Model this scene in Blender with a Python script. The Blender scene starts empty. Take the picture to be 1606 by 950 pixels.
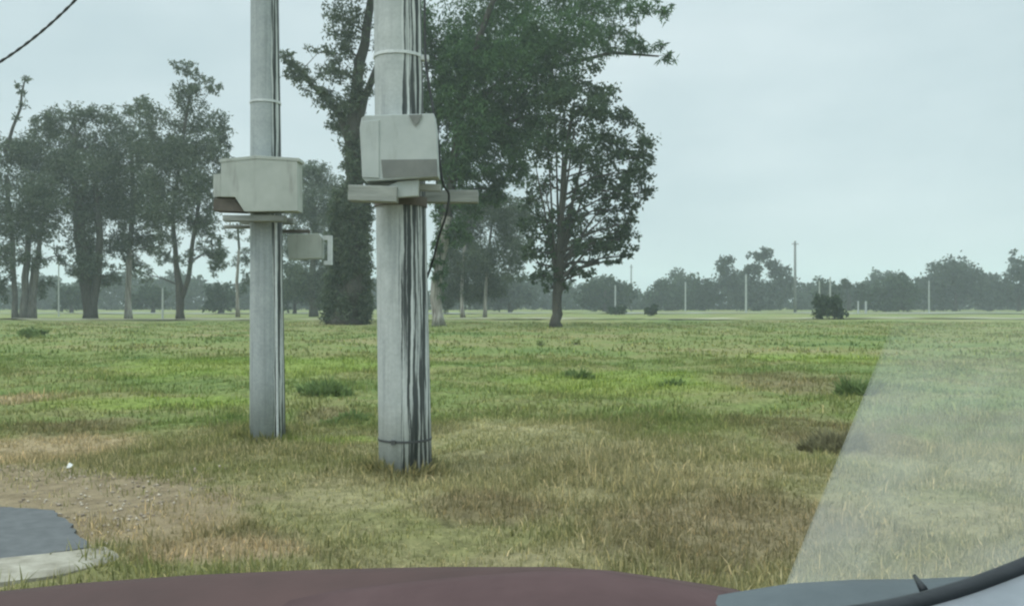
import bpy, math, random
import numpy as np
from mathutils import Vector

SC = bpy.context.scene
COL = SC.collection
R = math.radians
random.seed(7)
RNG = np.random.default_rng(7)

# ------------------------------------------------------------------ camera
CAM_H = 1.25
F = 1391.0                     # focal length in photo pixels (1606 wide)
CX, HY = 803.0, 477.0          # centre column and horizon row of the photo
cam_d = bpy.data.cameras.new('camera')
cam_d.sensor_width = 36.0
cam_d.lens = 36.0 * F / 1606.0
cam_d.clip_start = 0.05
cam_d.clip_end = 4000
cam = bpy.data.objects.new('camera', cam_d)
COL.objects.link(cam)
cam.location = (0, 0, CAM_H)
cam.rotation_euler = (R(90.08), 0, 0)
SC.camera = cam

# ------------------------------------------------------------------ sky, sun, exposure
SUN_EL, SUN_AZ = R(58), R(-125)
world = bpy.data.worlds.new('World')
SC.world = world
world.use_nodes = True
wn, wl = world.node_tree.nodes, world.node_tree.links
wn.clear()
w_out = wn.new('ShaderNodeOutputWorld')
w_bg = wn.new('ShaderNodeBackground')
w_bg.inputs['Strength'].default_value = 0.1
sky = wn.new('ShaderNodeTexSky')
sky.sky_type = 'NISHITA'
sky.sun_disc = False
sky.sun_elevation = SUN_EL
sky.sun_rotation = SUN_AZ
sky.air_density, sky.dust_density = 1.0, 3.0
tc = wn.new('ShaderNodeTexCoord')
mp = wn.new('ShaderNodeMapping')
mp.inputs['Scale'].default_value = (1.0, 1.0, 2.6)
wl.new(tc.outputs['Generated'], mp.inputs['Vector'])
nz = wn.new('ShaderNodeTexNoise')
nz.inputs['Scale'].default_value = 2.4
nz.inputs['Detail'].default_value = 5
nz.inputs['Roughness'].default_value = 0.5
wl.new(mp.outputs['Vector'], nz.inputs['Vector'])
cr = wn.new('ShaderNodeValToRGB')
cr.color_ramp.elements[0].position = 0.33
cr.color_ramp.elements[0].color = (0.555, 0.695, 0.735, 1)
cr.color_ramp.elements[1].position = 0.68
cr.color_ramp.elements[1].color = (0.745, 0.87, 0.90, 1)
wl.new(nz.outputs['Fac'], cr.inputs['Fac'])
sep = wn.new('ShaderNodeSeparateXYZ')
wl.new(tc.outputs['Generated'], sep.inputs['Vector'])
mr = wn.new('ShaderNodeMapRange')            # thick overcast: brighter towards the zenith
mr.interpolation_type = 'SMOOTHSTEP'
mr.inputs['From Min'].default_value = 0.3
mr.inputs['From Max'].default_value = 0.95
mr.inputs['To Min'].default_value = 10.0
mr.inputs['To Max'].default_value = 31.0
wl.new(sep.outputs['Z'], mr.inputs['Value'])
vm = wn.new('ShaderNodeVectorMath'); vm.operation = 'SCALE'
wl.new(cr.outputs['Color'], vm.inputs[0]); wl.new(mr.outputs['Result'], vm.inputs['Scale'])
mx = wn.new('ShaderNodeMix'); mx.data_type = 'RGBA'
mx.inputs['Factor'].default_value = 0.92
wl.new(sky.outputs['Color'], mx.inputs['A']); wl.new(vm.outputs['Vector'], mx.inputs['B'])
wl.new(mx.outputs['Result'], w_bg.inputs['Color'])
wl.new(w_bg.outputs['Background'], w_out.inputs['Surface'])

sun_d = bpy.data.lights.new('sun', 'SUN')
sun_d.energy = 1.3
sun_d.angle = R(25)
sun_d.color = (1.0, 0.96, 0.9)
sun = bpy.data.objects.new('sun', sun_d)
COL.objects.link(sun)
sd = Vector((math.sin(SUN_AZ) * math.cos(SUN_EL), math.cos(SUN_AZ) * math.cos(SUN_EL), math.sin(SUN_EL)))
sun.rotation_euler = sd.to_track_quat('Z', 'Y').to_euler()

SC.view_settings.view_transform = 'Standard'
SC.view_settings.look = 'None'
SC.view_settings.exposure = 0.0
SC.view_settings.gamma = 1.0
SC.view_settings.use_curve_mapping = False
SC.render.engine = 'CYCLES'
SC.cycles.use_denoising = True
SC.cycles.max_bounces = 6
SC.cycles.transparent_max_bounces = 8
SC.cycles.volume_bounces = 1
SC.cycles.pixel_filter_type = 'BLACKMAN_HARRIS'
SC.cycles.filter_width = 2.3                  # a soft phone-video lens

# ------------------------------------------------------------------ helpers
def X(px, D): return (px - CX) / F * D
def Zz(py, D): return CAM_H - (py - HY) / F * D
def ground_dist(py): return CAM_H * F / (py - HY)
def at(px, py, D): return Vector((X(px, D), D, Zz(py, D)))


def smooth(a, b, v):
    t = np.clip((np.asarray(v, float) - a) / (b - a), 0, 1)
    return t * t * (3 - 2 * t)


def height(x, y):
    """Gentle unevenness of the field; flat round the asphalt and far away."""
    x = np.asarray(x, float); y = np.asarray(y, float)
    h = (0.035 * np.sin(x * 0.9 + 1.3) * np.cos(y * 0.7) + 0.025 * np.sin(x * 2.3 + y * 1.7)
         + 0.018 * np.sin(x * 4.1 - y * 3.3 + 2) + 0.016 * np.sin(x * 8.3 + 1.7 * np.sin(y * 3.1)) * np.sin(y * 9.1 + 1.5 * np.sin(x * 2.7)) + 0.010 * np.sin(x * 14.7 + y * 5.3) * np.sin(y * 16.1 - x * 6.2) + 0.05 * np.sin(x * 0.21 + 0.6) * np.sin(y * 0.17 + 0.4))
    keep = smooth(-1.6, -0.3, x) + smooth(6.0, 7.5, y)
    return h * np.clip(keep, 0, 1) * (1 - smooth(90, 160, np.abs(y)) * 0.8) - 0.0


def np_mesh(name, V, Fc):
    V = np.asarray(V, np.float32); Fc = np.asarray(Fc, np.int32)
    me = bpy.data.meshes.new(name)
    n, k = Fc.shape
    me.vertices.add(len(V)); me.vertices.foreach_set('co', V.ravel())
    me.loops.add(n * k); me.loops.foreach_set('vertex_index', Fc.ravel())
    me.polygons.add(n)
    me.polygons.foreach_set('loop_start', np.arange(0, n * k, k, dtype=np.int32))
    me.update(calc_edges=True)
    me.validate()
    return me


def tag(o, label=None, cat=None, group=None, kind=None):
    for k, v in (('label', label), ('category', cat), ('group', group), ('kind', kind)):
        if v: o[k] = v
    return o


def empty(name, loc, label, cat, group=None):
    o = bpy.data.objects.new(name, None)
    o.empty_display_size = 0.3
    COL.objects.link(o)
    o.location = loc
    return tag(o, label, cat, group)


class MB:
    """Collects boxes, tubes and prisms, built as ONE mesh object."""
    def __init__(self): self.v, self.f = [], []

    def add(self, vs, fs):
        b = len(self.v)
        self.v += [tuple(p) for p in vs]
        self.f += [tuple(i + b for i in f) for f in fs]
        return self

    def box(self, c, s, rot=None, taper=0.0):
        hx, hy, hz = s[0] / 2, s[1] / 2, s[2] / 2
        vs = []
        for z in (-hz, hz):
            k = 1 - taper if z > 0 else 1
            for x, y in ((-hx, -hy), (hx, -hy), (hx, hy), (-hx, hy)):
                p = Vector((x * k, y * k, z))
                if rot is not None: p = rot @ p
                vs.append(p + Vector(c))
        return self.add(vs, [(3, 2, 1, 0), (4, 5, 6, 7), (0, 1, 5, 4), (1, 2, 6, 5), (2, 3, 7, 6), (3, 0, 4, 7)])

    def tube(self, pts, rad, n=10, caps=True, jitter=0.0):
        pts = [Vector(p) for p in pts]
        if not hasattr(rad, '__len__'): rad = [rad] * len(pts)
        vs, fs = [], []
        side = None
        for i, p in enumerate(pts):
            t = (pts[min(i + 1, len(pts) - 1)] - pts[max(i - 1, 0)]).normalized()
            if side is None:
                side = t.cross(Vector((0.3, 1, 0.1)))
                if side.length < 1e-4: side = t.cross(Vector((1, 0, 0)))
            side = (side - t * side.dot(t)).normalized()
            up = t.cross(side)
            for k in range(n):
                a = 2 * math.pi * k / n
                rr = rad[i] * (1 + (random.uniform(-jitter, jitter) if jitter else 0))
                vs.append(p + (side * math.cos(a) + up * math.sin(a)) * rr)
        for i in range(len(pts) - 1):
            for k in range(n):
                a, b = i * n + k, i * n + (k + 1) % n
                fs.append((a, b, b + n, a + n))
        if caps:
            fs.append(tuple(range(n - 1, -1, -1)))
            fs.append(tuple((len(pts) - 1) * n + k for k in range(n)))
        return self.add(vs, fs)

    def prism(self, poly, y0, y1):
        """A polygon in the XZ plane given depth along Y."""
        n = len(poly)
        vs = [(x, y0, z) for x, z in poly] + [(x, y1, z) for x, z in poly]
        fs = [tuple(range(n)), tuple(range(2 * n - 1, n - 1, -1))]
        fs += [(i, i + n, (i + 1) % n + n, (i + 1) % n) for i in range(n)]
        return self.add(vs, fs)

    def build(self, name, mat, parent=None, smooth_=False, bevel=0.0):
        me = bpy.data.meshes.new(name)
        me.from_pydata(self.v, [], self.f)
        import bmesh
        bm = bmesh.new(); bm.from_mesh(me)
        bmesh.ops.recalc_face_normals(bm, faces=bm.faces)
        if bevel:
            bmesh.ops.bevel(bm, geom=list(bm.edges), offset=bevel, segments=2, affect='EDGES', profile=0.6, clamp_overlap=True)
        bm.to_mesh(me); bm.free()
        if smooth_:
            me.polygons.foreach_set('use_smooth', [True] * len(me.polygons))
        me.materials.append(mat)
        o = bpy.data.objects.new(name, me)
        COL.objects.link(o)
        if parent is not None: o.parent = parent
        return o


def link_mesh(name, me, mat, parent=None):
    me.materials.append(mat)
    o = bpy.data.objects.new(name, me)
    COL.objects.link(o)
    if parent is not None: o.parent = parent
    return o

# ------------------------------------------------------------------ materials
def new_mat(name):
    m = bpy.data.materials.new(name); m.use_nodes = True
    nt = m.node_tree; nt.nodes.clear()
    out = nt.nodes.new('ShaderNodeOutputMaterial')
    return m, nt, nt.nodes, nt.links, out


def N(nt, typ, **kw):
    n = nt.nodes.new(typ)
    for k, v in kw.items(): setattr(n, k, v)
    return n


def noise(nt, vec, scale, detail=3, rough=0.55):
    n = nt.nodes.new('ShaderNodeTexNoise')
    n.inputs['Scale'].default_value = scale
    n.inputs['Detail'].default_value = detail
    n.inputs['Roughness'].default_value = rough
    if vec is not None: nt.links.new(vec, n.inputs['Vector'])
    return n.outputs['Fac']


def ramp(nt, fac, stops, interp='LINEAR'):
    r = nt.nodes.new('ShaderNodeValToRGB')
    e = r.color_ramp.elements
    r.color_ramp.interpolation = interp
    while len(e) < len(stops): e.new(0.5)
    for el, (p, c) in zip(e, stops):
        el.position = p
        el.color = (*c, 1) if len(c) == 3 else c
    nt.links.new(fac, r.inputs['Fac'])
    return r.outputs['Color']


def mixc(nt, fac, a, b, mode='MIX'):
    m = nt.nodes.new('ShaderNodeMix'); m.data_type = 'RGBA'; m.blend_type = mode
    for s, v in (('Factor', fac), ('A', a), ('B', b)):
        if isinstance(v, (int, float)): m.inputs[s].default_value = v
        elif isinstance(v, tuple): m.inputs[s].default_value = (*v, 1) if len(v) == 3 else v
        else: nt.links.new(v, m.inputs[s])
    return m.outputs['Result']


def math_(nt, op, a, b=None, c=None, clamp=False):
    m = nt.nodes.new('ShaderNodeMath'); m.operation = op; m.use_clamp = clamp
    for i, v in enumerate((a, b, c)):
        if v is None: continue
        if isinstance(v, (int, float)): m.inputs[i].default_value = v
        else: nt.links.new(v, m.inputs[i])
    return m.outputs[0]


def maprange(nt, v, a, b, c, d):
    m = nt.nodes.new('ShaderNodeMapRange'); m.interpolation_type = 'SMOOTHSTEP'
    nt.links.new(v, m.inputs['Value'])
    for k, x in (('From Min', a), ('From Max', b), ('To Min', c), ('To Max', d)): m.inputs[k].default_value = x
    return m.outputs['Result']


def principled(nt, out, col, rough=0.8, spec=0.3, bump=None, bump_s=0.3, bump_d=0.02):
    p = nt.nodes.new('ShaderNodeBsdfPrincipled')
    if isinstance(col, tuple): p.inputs['Base Color'].default_value = (*col, 1)
    else: nt.links.new(col, p.inputs['Base Color'])
    if isinstance(rough, (int, float)): p.inputs['Roughness'].default_value = rough
    else: nt.links.new(rough, p.inputs['Roughness'])
    p.inputs['Specular IOR Level'].default_value = spec
    if bump is not None:
        b = nt.nodes.new('ShaderNodeBump')
        b.inputs['Strength'].default_value = bump_s
        b.inputs['Distance'].default_value = bump_d
        nt.links.new(bump, b.inputs['Height'])
        nt.links.new(b.outputs['Normal'], p.inputs['Normal'])
    nt.links.new(p.outputs['BSDF'], out.inputs['Surface'])
    return p


def simple_mat(name, c0, c1, scale=6, rough=0.8, spec=0.3, bump=0.2, stretch=(1, 1, 1)):
    m, nt, nd, lk, out = new_mat(name)
    t = N(nt, 'ShaderNodeTexCoord')
    mpp = N(nt, 'ShaderNodeMapping'); mpp.inputs['Scale'].default_value = stretch
    lk.new(t.outputs['Object'], mpp.inputs['Vector'])
    f = noise(nt, mpp.outputs['Vector'], scale, 5, 0.6)
    principled(nt, out, ramp(nt, f, [(0.3, c0), (0.7, c1)]), rough, spec, f, bump, 0.02)
    return m


def field_colour(nt, dry_bias, bright=1.0):
    """Colour of the meadow by place: dry and trampled along the verge, greener beyond, in uneven patches."""
    g = N(nt, 'ShaderNodeNewGeometry')
    pos = g.outputs['Position']
    s = N(nt, 'ShaderNodeSeparateXYZ'); nt.links.new(pos, s.inputs['Vector'])
    mp2 = N(nt, 'ShaderNodeMapping'); mp2.inputs['Scale'].default_value = (0.55, 1.0, 1.0)
    nt.links.new(pos, mp2.inputs['Vector'])
    big = noise(nt, mp2.outputs['Vector'], 0.23, 3, 0.55)
    mid = noise(nt, mp2.outputs['Vector'], 1.1, 4, 0.6)
    far = maprange(nt, s.outputs['Y'], 4.5, 12.0, 0.15, -0.04)
    left = maprange(nt, s.outputs['X'], -1.2, -4.0, 0.0, 0.10)
    left = math_(nt, 'MULTIPLY', left, maprange(nt, s.outputs['Y'], 7.0, 9.5, 1.0, 0.0))
    v = math_(nt, 'ADD', math_(nt, 'MULTIPLY', big, 0.85), math_(nt, 'MULTIPLY', mid, 0.55))
    v = math_(nt, 'ADD', math_(nt, 'ADD', v, far), left)
    v = math_(nt, 'ADD', v, dry_bias - 0.10)
    brk = math_(nt, 'MULTIPLY', math_(nt, 'SUBTRACT', noise(nt, pos, 1.6, 5, 0.65), 0.5), 2.2)
    def blot(px, py, rx, ry):
        D_ = ground_dist(py); cx_, rx_ = X(px, D_), rx / F * D_
        ry_ = (ground_dist(py - ry) - ground_dist(py + ry)) / 2
        dx = math_(nt, 'DIVIDE', math_(nt, 'SUBTRACT', s.outputs['X'], cx_), rx_)
        dy = math_(nt, 'DIVIDE', math_(nt, 'SUBTRACT', s.outputs['Y'], D_), ry_)
        r_ = math_(nt, 'ADD', math_(nt, 'ADD', math_(nt, 'MULTIPLY', dx, dx), math_(nt, 'MULTIPLY', dy, dy)), brk)
        return maprange(nt, r_, 0.2, 1.4, 1.0, 0.0)
    def union(bs):
        r_ = blot(*bs[0])
        for b_ in bs[1:]: r_ = math_(nt, 'MAXIMUM', r_, blot(*b_))
        return r_
    worn = union([(1290, 680, 130, 36), (1240, 600, 140, 18), (1120, 830, 260, 60), (760, 800, 130, 26), (330, 850, 150, 30), (120, 665, 120, 14), (520, 650, 60, 10)])
    lush = union([(260, 630, 190, 12), (515, 692, 90, 9), (980, 600, 190, 22), (420, 575, 260, 16), (1280, 560, 120, 12)])
    straw = union([(820, 690, 150, 26), (640, 780, 190, 24), (1450, 720, 220, 40)])
    k = bright * 1.1
    col = ramp(nt, v, [(0.36, (0.105 * k, 0.165 * k, 0.055 * k)), (0.50, (0.175 * k, 0.225 * k, 0.078 * k)),
                       (0.63, (0.215 * k, 0.225 * k, 0.095 * k)), (0.78, (0.27 * k, 0.25 * k, 0.135 * k)),
                       (0.98, (0.43 * k, 0.38 * k, 0.24 * k))])
    col = mixc(nt, math_(nt, 'MULTIPLY', lush, 0.55), col, (0.215 * k, 0.30 * k, 0.06 * k))
    col = mixc(nt, math_(nt, 'MULTIPLY', straw, 0.6), col, (0.36 * k, 0.335 * k, 0.19 * k))
    col = mixc(nt, math_(nt, 'MULTIPLY', worn, 0.55), col, (0.20 * k, 0.155 * k, 0.10 * k))
    earth = union([(40, 700, 170, 34), (210, 815, 170, 40), (330, 862, 150, 22), (20, 620, 90, 8)])
    col = mixc(nt, math_(nt, 'MULTIPLY', earth, 0.8), col, (0.40 * k, 0.315 * k, 0.20 * k))
    return col, pos, s


def mat_ground():
    m, nt, nd, lk, out = new_mat('meadow soil')
    col, pos, s = field_colour(nt, 0.0, 0.92)
    fine = noise(nt, pos, 9.0, 9, 0.85)
    col = mixc(nt, 1.0, col, ramp(nt, fine, [(0.32, (0.35, 0.35, 0.33)), (0.68, (1.5, 1.45, 1.4))]), 'MULTIPLY')
    # bare brown earth beside the asphalt
    dx = math_(nt, 'DIVIDE', math_(nt, 'SUBTRACT', s.outputs['X'], -4.2), 2.7)
    dy = math_(nt, 'DIVIDE', math_(nt, 'SUBTRACT', s.outputs['Y'], 5.5), 1.55)
    r2 = math_(nt, 'ADD', math_(nt, 'MULTIPLY', dx, dx), math_(nt, 'MULTIPLY', dy, dy))
    r2 = math_(nt, 'ADD', r2, math_(nt, 'MULTIPLY', math_(nt, 'SUBTRACT', noise(nt, pos, 2.5, 5, 0.65), 0.5), 1.6))
    dirt = maprange(nt, r2, 0.55, 1.15, 1.0, 0.0)
    dcol = ramp(nt, noise(nt, pos, 7.0, 6, 0.7), [(0.3, (0.17, 0.13, 0.08)), (0.7, (0.37, 0.30, 0.19))])
    col = mixc(nt, dirt, col, dcol)
    principled(nt, out, col, 0.95, 0.1, fine, 0.7, 0.06)
    return m


def mat_grass(name, dry_bias, bright):
    m, nt, nd, lk, out = new_mat(name)
    col, pos, s = field_colour(nt, dry_bias, bright)
    g = N(nt, 'ShaderNodeNewGeometry')
    rnd = g.outputs['Random Per Island']
    col = mixc(nt, 1.0, col, ramp(nt, rnd, [(0.0, (0.55, 0.6, 0.5)), (0.6, (1.0, 1.0, 0.95)), (0.86, (1.3, 1.25, 1.1)), (1.0, (2.0, 1.75, 1.6))]), 'MULTIPLY')
    d = N(nt, 'ShaderNodeBsdfDiffuse'); t = N(nt, 'ShaderNodeBsdfTranslucent')
    lk.new(col, d.inputs['Color']); lk.new(col, t.inputs['Color'])
    ms = N(nt, 'ShaderNodeMixShader'); ms.inputs[0].default_value = 0.35
    lk.new(d.outputs[0], ms.inputs[1]); lk.new(t.outputs[0], ms.inputs[2])
    lk.new(ms.outputs[0], out.inputs['Surface'])
    return m


def mat_leaf(name, dark, lightc, trans=0.3):
    m, nt, nd, lk, out = new_mat(name)
    g = N(nt, 'ShaderNodeNewGeometry')
    t0 = N(nt, 'ShaderNodeTexCoord')
    f = noise(nt, t0.outputs['Object'], 0.45, 3, 0.6)
    v = math_(nt, 'ADD', math_(nt, 'MULTIPLY', g.outputs['Random Per Island'], 0.5), math_(nt, 'MULTIPLY', f, 0.6))
    col = ramp(nt, v, [(0.25, dark), (0.8, lightc)])
    d = N(nt, 'ShaderNodeBsdfDiffuse'); t = N(nt, 'ShaderNodeBsdfTranslucent')
    lk.new(col, d.inputs['Color']); lk.new(col, t.inputs['Color'])
    ms = N(nt, 'ShaderNodeMixShader'); ms.inputs[0].default_value = trans
    lk.new(d.outputs[0], ms.inputs[1]); lk.new(t.outputs[0], ms.inputs[2])
    lk.new(ms.outputs[0], out.inputs['Surface'])
    return m


def mat_pole(name, stain_angle, stain_half, base0, base1):
    """Weathered spun concrete: pale shaft, rain-blackened vertical runs down one side with pale lime streaks."""
    m, nt, nd, lk, out = new_mat(name)
    t = N(nt, 'ShaderNodeTexCoord')
    s = N(nt, 'ShaderNodeSeparateXYZ'); lk.new(t.outputs['Object'], s.inputs['Vector'])
    ang = math_(nt, 'ARCTAN2', s.outputs['Y'], s.outputs['X'])
    cw = N(nt, 'ShaderNodeCombineXYZ'); lk.new(math_(nt, 'MULTIPLY', ang, 1.5), cw.inputs['X']); lk.new(math_(nt, 'MULTIPLY', s.outputs['Z'], 1.6), cw.inputs['Y'])
    ang = math_(nt, 'ADD', ang, math_(nt, 'MULTIPLY', math_(nt, 'SUBTRACT', noise(nt, cw.outputs['Vector'], 1.6, 4, 0.6), 0.5), 0.22))
    cv = N(nt, 'ShaderNodeCombineXYZ')
    lk.new(math_(nt, 'MULTIPLY', ang, 1.0), cv.inputs['X']); lk.new(math_(nt, 'MULTIPLY', s.outputs['Z'], 0.10), cv.inputs['Y'])
    cv2 = N(nt, 'ShaderNodeCombineXYZ')
    lk.new(ang, cv2.inputs['X']); lk.new(math_(nt, 'MULTIPLY', s.outputs['Z'], 0.16), cv2.inputs['Y']); cv2.inputs['Z'].default_value = 3.7
    conc = ramp(nt, noise(nt, t.outputs['Object'], 5.0, 6, 0.65), [(0.3, base0), (0.7, base1)])
    runs = noise(nt, cv2.outputs['Vector'], 3.2, 4, 0.6)
    conc = mixc(nt, maprange(nt, runs, 0.45, 0.7, 0.0, 0.45), conc, (0.17, 0.19, 0.19))
    dist = math_(nt, 'ABSOLUTE', math_(nt, 'SUBTRACT', ang, stain_angle))
    edge = math_(nt, 'MULTIPLY', math_(nt, 'SUBTRACT', noise(nt, cv2.outputs['Vector'], 4.0, 3, 0.5), 0.5), 0.5)
    side = maprange(nt, math_(nt, 'ADD', dist, edge), stain_half - 0.06, stain_half + 0.04, 1.0, 0.0)
    st = noise(nt, cv.outputs['Vector'], 5.2, 4, 0.6)
    stc = ramp(nt, st, [(0.40, (0.04, 0.049, 0.049)), (0.515, (0.08, 0.09, 0.09)), (0.545, (0.40, 0.43, 0.42)), (0.64, (0.6, 0.63, 0.62))])
    col = mixc(nt, side, conc, stc)
    grit = noise(nt, t.outputs['Object'], 40.0, 3, 0.6)
    col = mixc(nt, 0.12, col, ramp(nt, grit, [(0.3, (0.1, 0.1, 0.1)), (0.7, (0.6, 0.6, 0.6))]), 'OVERLAY')
    principled(nt, out, col, 0.75, 0.3, grit, 0.25, 0.006)
    return m


def mat_cabinet(name, c0, c1):
    m, nt, nd, lk, out = new_mat(name)
    t = N(nt, 'ShaderNodeTexCoord')
    mp3 = N(nt, 'ShaderNodeMapping'); mp3.inputs['Scale'].default_value = (5, 5, 0.9)
    lk.new(t.outputs['Object'], mp3.inputs['Vector'])
    a = noise(nt, t.outputs['Object'], 3.0, 5, 0.6)
    b = noise(nt, mp3.outputs['Vector'], 2.0, 4, 0.6)
    col = ramp(nt, a, [(0.3, c0), (0.7, c1)])
    col = mixc(nt, maprange(nt, b, 0.52, 0.72, 0.0, 0.5), col, (0.2, 0.2, 0.18))
    principled(nt, out, col, 0.7, 0.3, a, 0.15, 0.01)
    return m


M = {}
M['ground'] = mat_ground()
M['grass'] = mat_grass('short meadow grass', 0.0, 1.0)
M['straw'] = mat_grass('dry grass stalks', 0.22, 1.0)
M['weed_dark'] = mat_leaf('dark weed leaves', (0.11, 0.165, 0.065), (0.21, 0.28, 0.105))
M['weed_brown'] = mat_leaf('brown weed leaves', (0.13, 0.125, 0.075), (0.24, 0.225, 0.125))
M['weed_pale'] = mat_leaf('pale weed leaves', (0.2, 0.26, 0.08), (0.45, 0.5, 0.25))
M['asphalt'] = simple_mat('worn asphalt', (0.075, 0.081, 0.083), (0.11, 0.116, 0.118), 14, 0.85, 0.3, 0.08)
M['stone'] = mat_leaf('pale stone', (0.16, 0.125, 0.09), (0.46, 0.40, 0.32), 0.0)
M['kerb'] = simple_mat('kerb concrete', (0.15, 0.135, 0.10), (0.37, 0.35, 0.29), 7, 0.9, 0.2, 0.4)
M['track'] = simple_mat('pale dirt', (0.23, 0.235, 0.155), (0.34, 0.335, 0.235), 0.5, 0.95, 0.1, 0.3)
M['far_road'] = simple_mat('far road grey', (0.20, 0.21, 0.20), (0.28, 0.29, 0.27), 0.2, 0.9, 0.2, 0.1)
M['pole_a'] = mat_pole('stained concrete broad', R(-20), R(72), (0.36, 0.39, 0.385), (0.47, 0.50, 0.49))
M['pole_b'] = mat_pole('stained concrete narrow', R(-22), R(36), (0.29, 0.325, 0.33), (0.39, 0.425, 0.425))
M['cabinet'] = mat_cabinet('weathered grey cabinet', (0.335, 0.368, 0.36), (0.445, 0.478, 0.465))
M['cabinet_old'] = mat_cabinet('weathered beige cabinet', (0.325, 0.352, 0.32), (0.435, 0.462, 0.425))
M['shade_stain'] = simple_mat('dark cabinet shade and stain', (0.15, 0.16, 0.152), (0.21, 0.22, 0.208), 6, 0.8, 0.2, 0.2)  # serves the painted underside shade and the drip stain
M['rust'] = simple_mat('rusty brown steel', (0.085, 0.078, 0.068), (0.15, 0.135, 0.115), 7, 0.85, 0.2, 0.3)
M['timber'] = simple_mat('grey weathered timber', (0.20, 0.215, 0.20), (0.34, 0.355, 0.33), 6, 0.85, 0.2, 0.3, (0.6, 5, 5))
M['steel'] = simple_mat('galvanised strap', (0.45, 0.48, 0.48), (0.62, 0.65, 0.65), 20, 0.45, 0.5, 0.05)
M['iron'] = simple_mat('dark iron strap', (0.045, 0.05, 0.05), (0.08, 0.085, 0.085), 20, 0.6, 0.4, 0.1)
M['cable'] = simple_mat('black cable sheath', (0.03, 0.035, 0.037), (0.055, 0.06, 0.062), 20, 0.6, 0.3, 0.1)
M['bark_grey'] = simple_mat('grey bark', (0.085, 0.085, 0.075), (0.19, 0.185, 0.165), 3, 0.95, 0.1, 0.6, (3, 3, 0.5))
M['bark_dark'] = simple_mat('dark bark', (0.04, 0.038, 0.033), (0.085, 0.08, 0.068), 3, 0.95, 0.1, 0.6, (3, 3, 0.5))
M['bark_pale'] = simple_mat('peeling pale bark', (0.09, 0.07, 0.06), (0.44, 0.43, 0.39), 2.6, 0.9, 0.1, 0.5, (4, 4, 0.28))
M['leaf_gum'] = mat_leaf('gum leaves', (0.042, 0.066, 0.042), (0.14, 0.172, 0.11))
M['leaf_deep'] = mat_leaf('deep green leaves', (0.022, 0.055, 0.024), (0.09, 0.165, 0.062))
M['leaf_round'] = mat_leaf('dark broad leaves', (0.020, 0.040, 0.022), (0.075, 0.112, 0.056))
M['leaf_airy'] = mat_leaf('grey green leaves', (0.038, 0.058, 0.036), (0.11, 0.14, 0.085))
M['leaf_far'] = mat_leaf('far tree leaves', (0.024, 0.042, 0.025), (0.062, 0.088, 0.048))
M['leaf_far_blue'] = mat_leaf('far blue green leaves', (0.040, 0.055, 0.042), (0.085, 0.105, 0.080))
M['post'] = simple_mat('pale concrete post', (0.30, 0.325, 0.31), (0.42, 0.445, 0.425), 3, 0.85, 0.2, 0.1)
M['post_dark'] = simple_mat('grey timber pole', (0.13, 0.14, 0.135), (0.21, 0.22, 0.21), 3, 0.85, 0.2, 0.1)
M['dash_refl'] = simple_mat('maroon reflection strip', (0.052, 0.031, 0.028), (0.078, 0.044, 0.041), 7, 0.7, 0.2, 0.1)  # solid colour standing in for a reflection in the glass
M['dash_reflection_light'] = simple_mat('mauve reflection tone', (0.066, 0.042, 0.042), (0.094, 0.060, 0.060), 9, 0.95, 0.1, 0.2)
M['ledge'] = simple_mat('slate blue trim', (0.07, 0.085, 0.092), (0.088, 0.105, 0.112), 25, 0.7, 0.25, 0.1)
M['rubber'] = simple_mat('black rubber seal', (0.012, 0.015, 0.018), (0.02, 0.024, 0.028), 25, 0.55, 0.3, 0.1)
M['panel'] = simple_mat('pale grey door trim', (0.17, 0.19, 0.21), (0.21, 0.23, 0.25), 25, 0.6, 0.3, 0.1)
M['paper'] = simple_mat('white paper scrap', (0.7, 0.7, 0.68), (0.8, 0.8, 0.78), 25, 0.8, 0.2, 0.1)


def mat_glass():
    """Car glass: mostly clear, a pale dust-like film painting in a reflection veil."""
    m, nt, nd, lk, out = new_mat('veiled window glass')
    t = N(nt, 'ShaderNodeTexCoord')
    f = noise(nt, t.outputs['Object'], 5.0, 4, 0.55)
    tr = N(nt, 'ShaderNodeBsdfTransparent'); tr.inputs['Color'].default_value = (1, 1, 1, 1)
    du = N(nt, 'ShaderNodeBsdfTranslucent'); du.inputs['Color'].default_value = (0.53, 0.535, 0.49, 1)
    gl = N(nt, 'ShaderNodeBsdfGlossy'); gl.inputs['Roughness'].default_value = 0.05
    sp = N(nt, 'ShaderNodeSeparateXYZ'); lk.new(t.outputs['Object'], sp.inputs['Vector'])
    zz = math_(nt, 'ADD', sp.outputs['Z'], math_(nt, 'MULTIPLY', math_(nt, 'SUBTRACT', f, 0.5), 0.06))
    veil = maprange(nt, zz, 1.17, 1.262, 1.0, 0.0)        # painted reflection veil, full on the lower glass, fading out upwards
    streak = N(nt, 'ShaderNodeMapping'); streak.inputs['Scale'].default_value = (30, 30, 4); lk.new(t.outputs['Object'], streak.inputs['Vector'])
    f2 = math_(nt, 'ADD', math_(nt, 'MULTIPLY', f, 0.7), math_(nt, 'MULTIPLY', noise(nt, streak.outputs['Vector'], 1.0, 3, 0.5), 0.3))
    a = N(nt, 'ShaderNodeMixShader'); lk.new(math_(nt, 'MULTIPLY', veil, maprange(nt, f2, 0.36, 0.62, 0.11, 0.21)), a.inputs[0])
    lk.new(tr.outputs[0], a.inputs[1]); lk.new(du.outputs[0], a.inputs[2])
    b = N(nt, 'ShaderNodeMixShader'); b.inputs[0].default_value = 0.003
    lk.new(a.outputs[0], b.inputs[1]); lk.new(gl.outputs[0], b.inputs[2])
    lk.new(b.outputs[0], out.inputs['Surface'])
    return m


M['glass'] = mat_glass()

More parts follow.
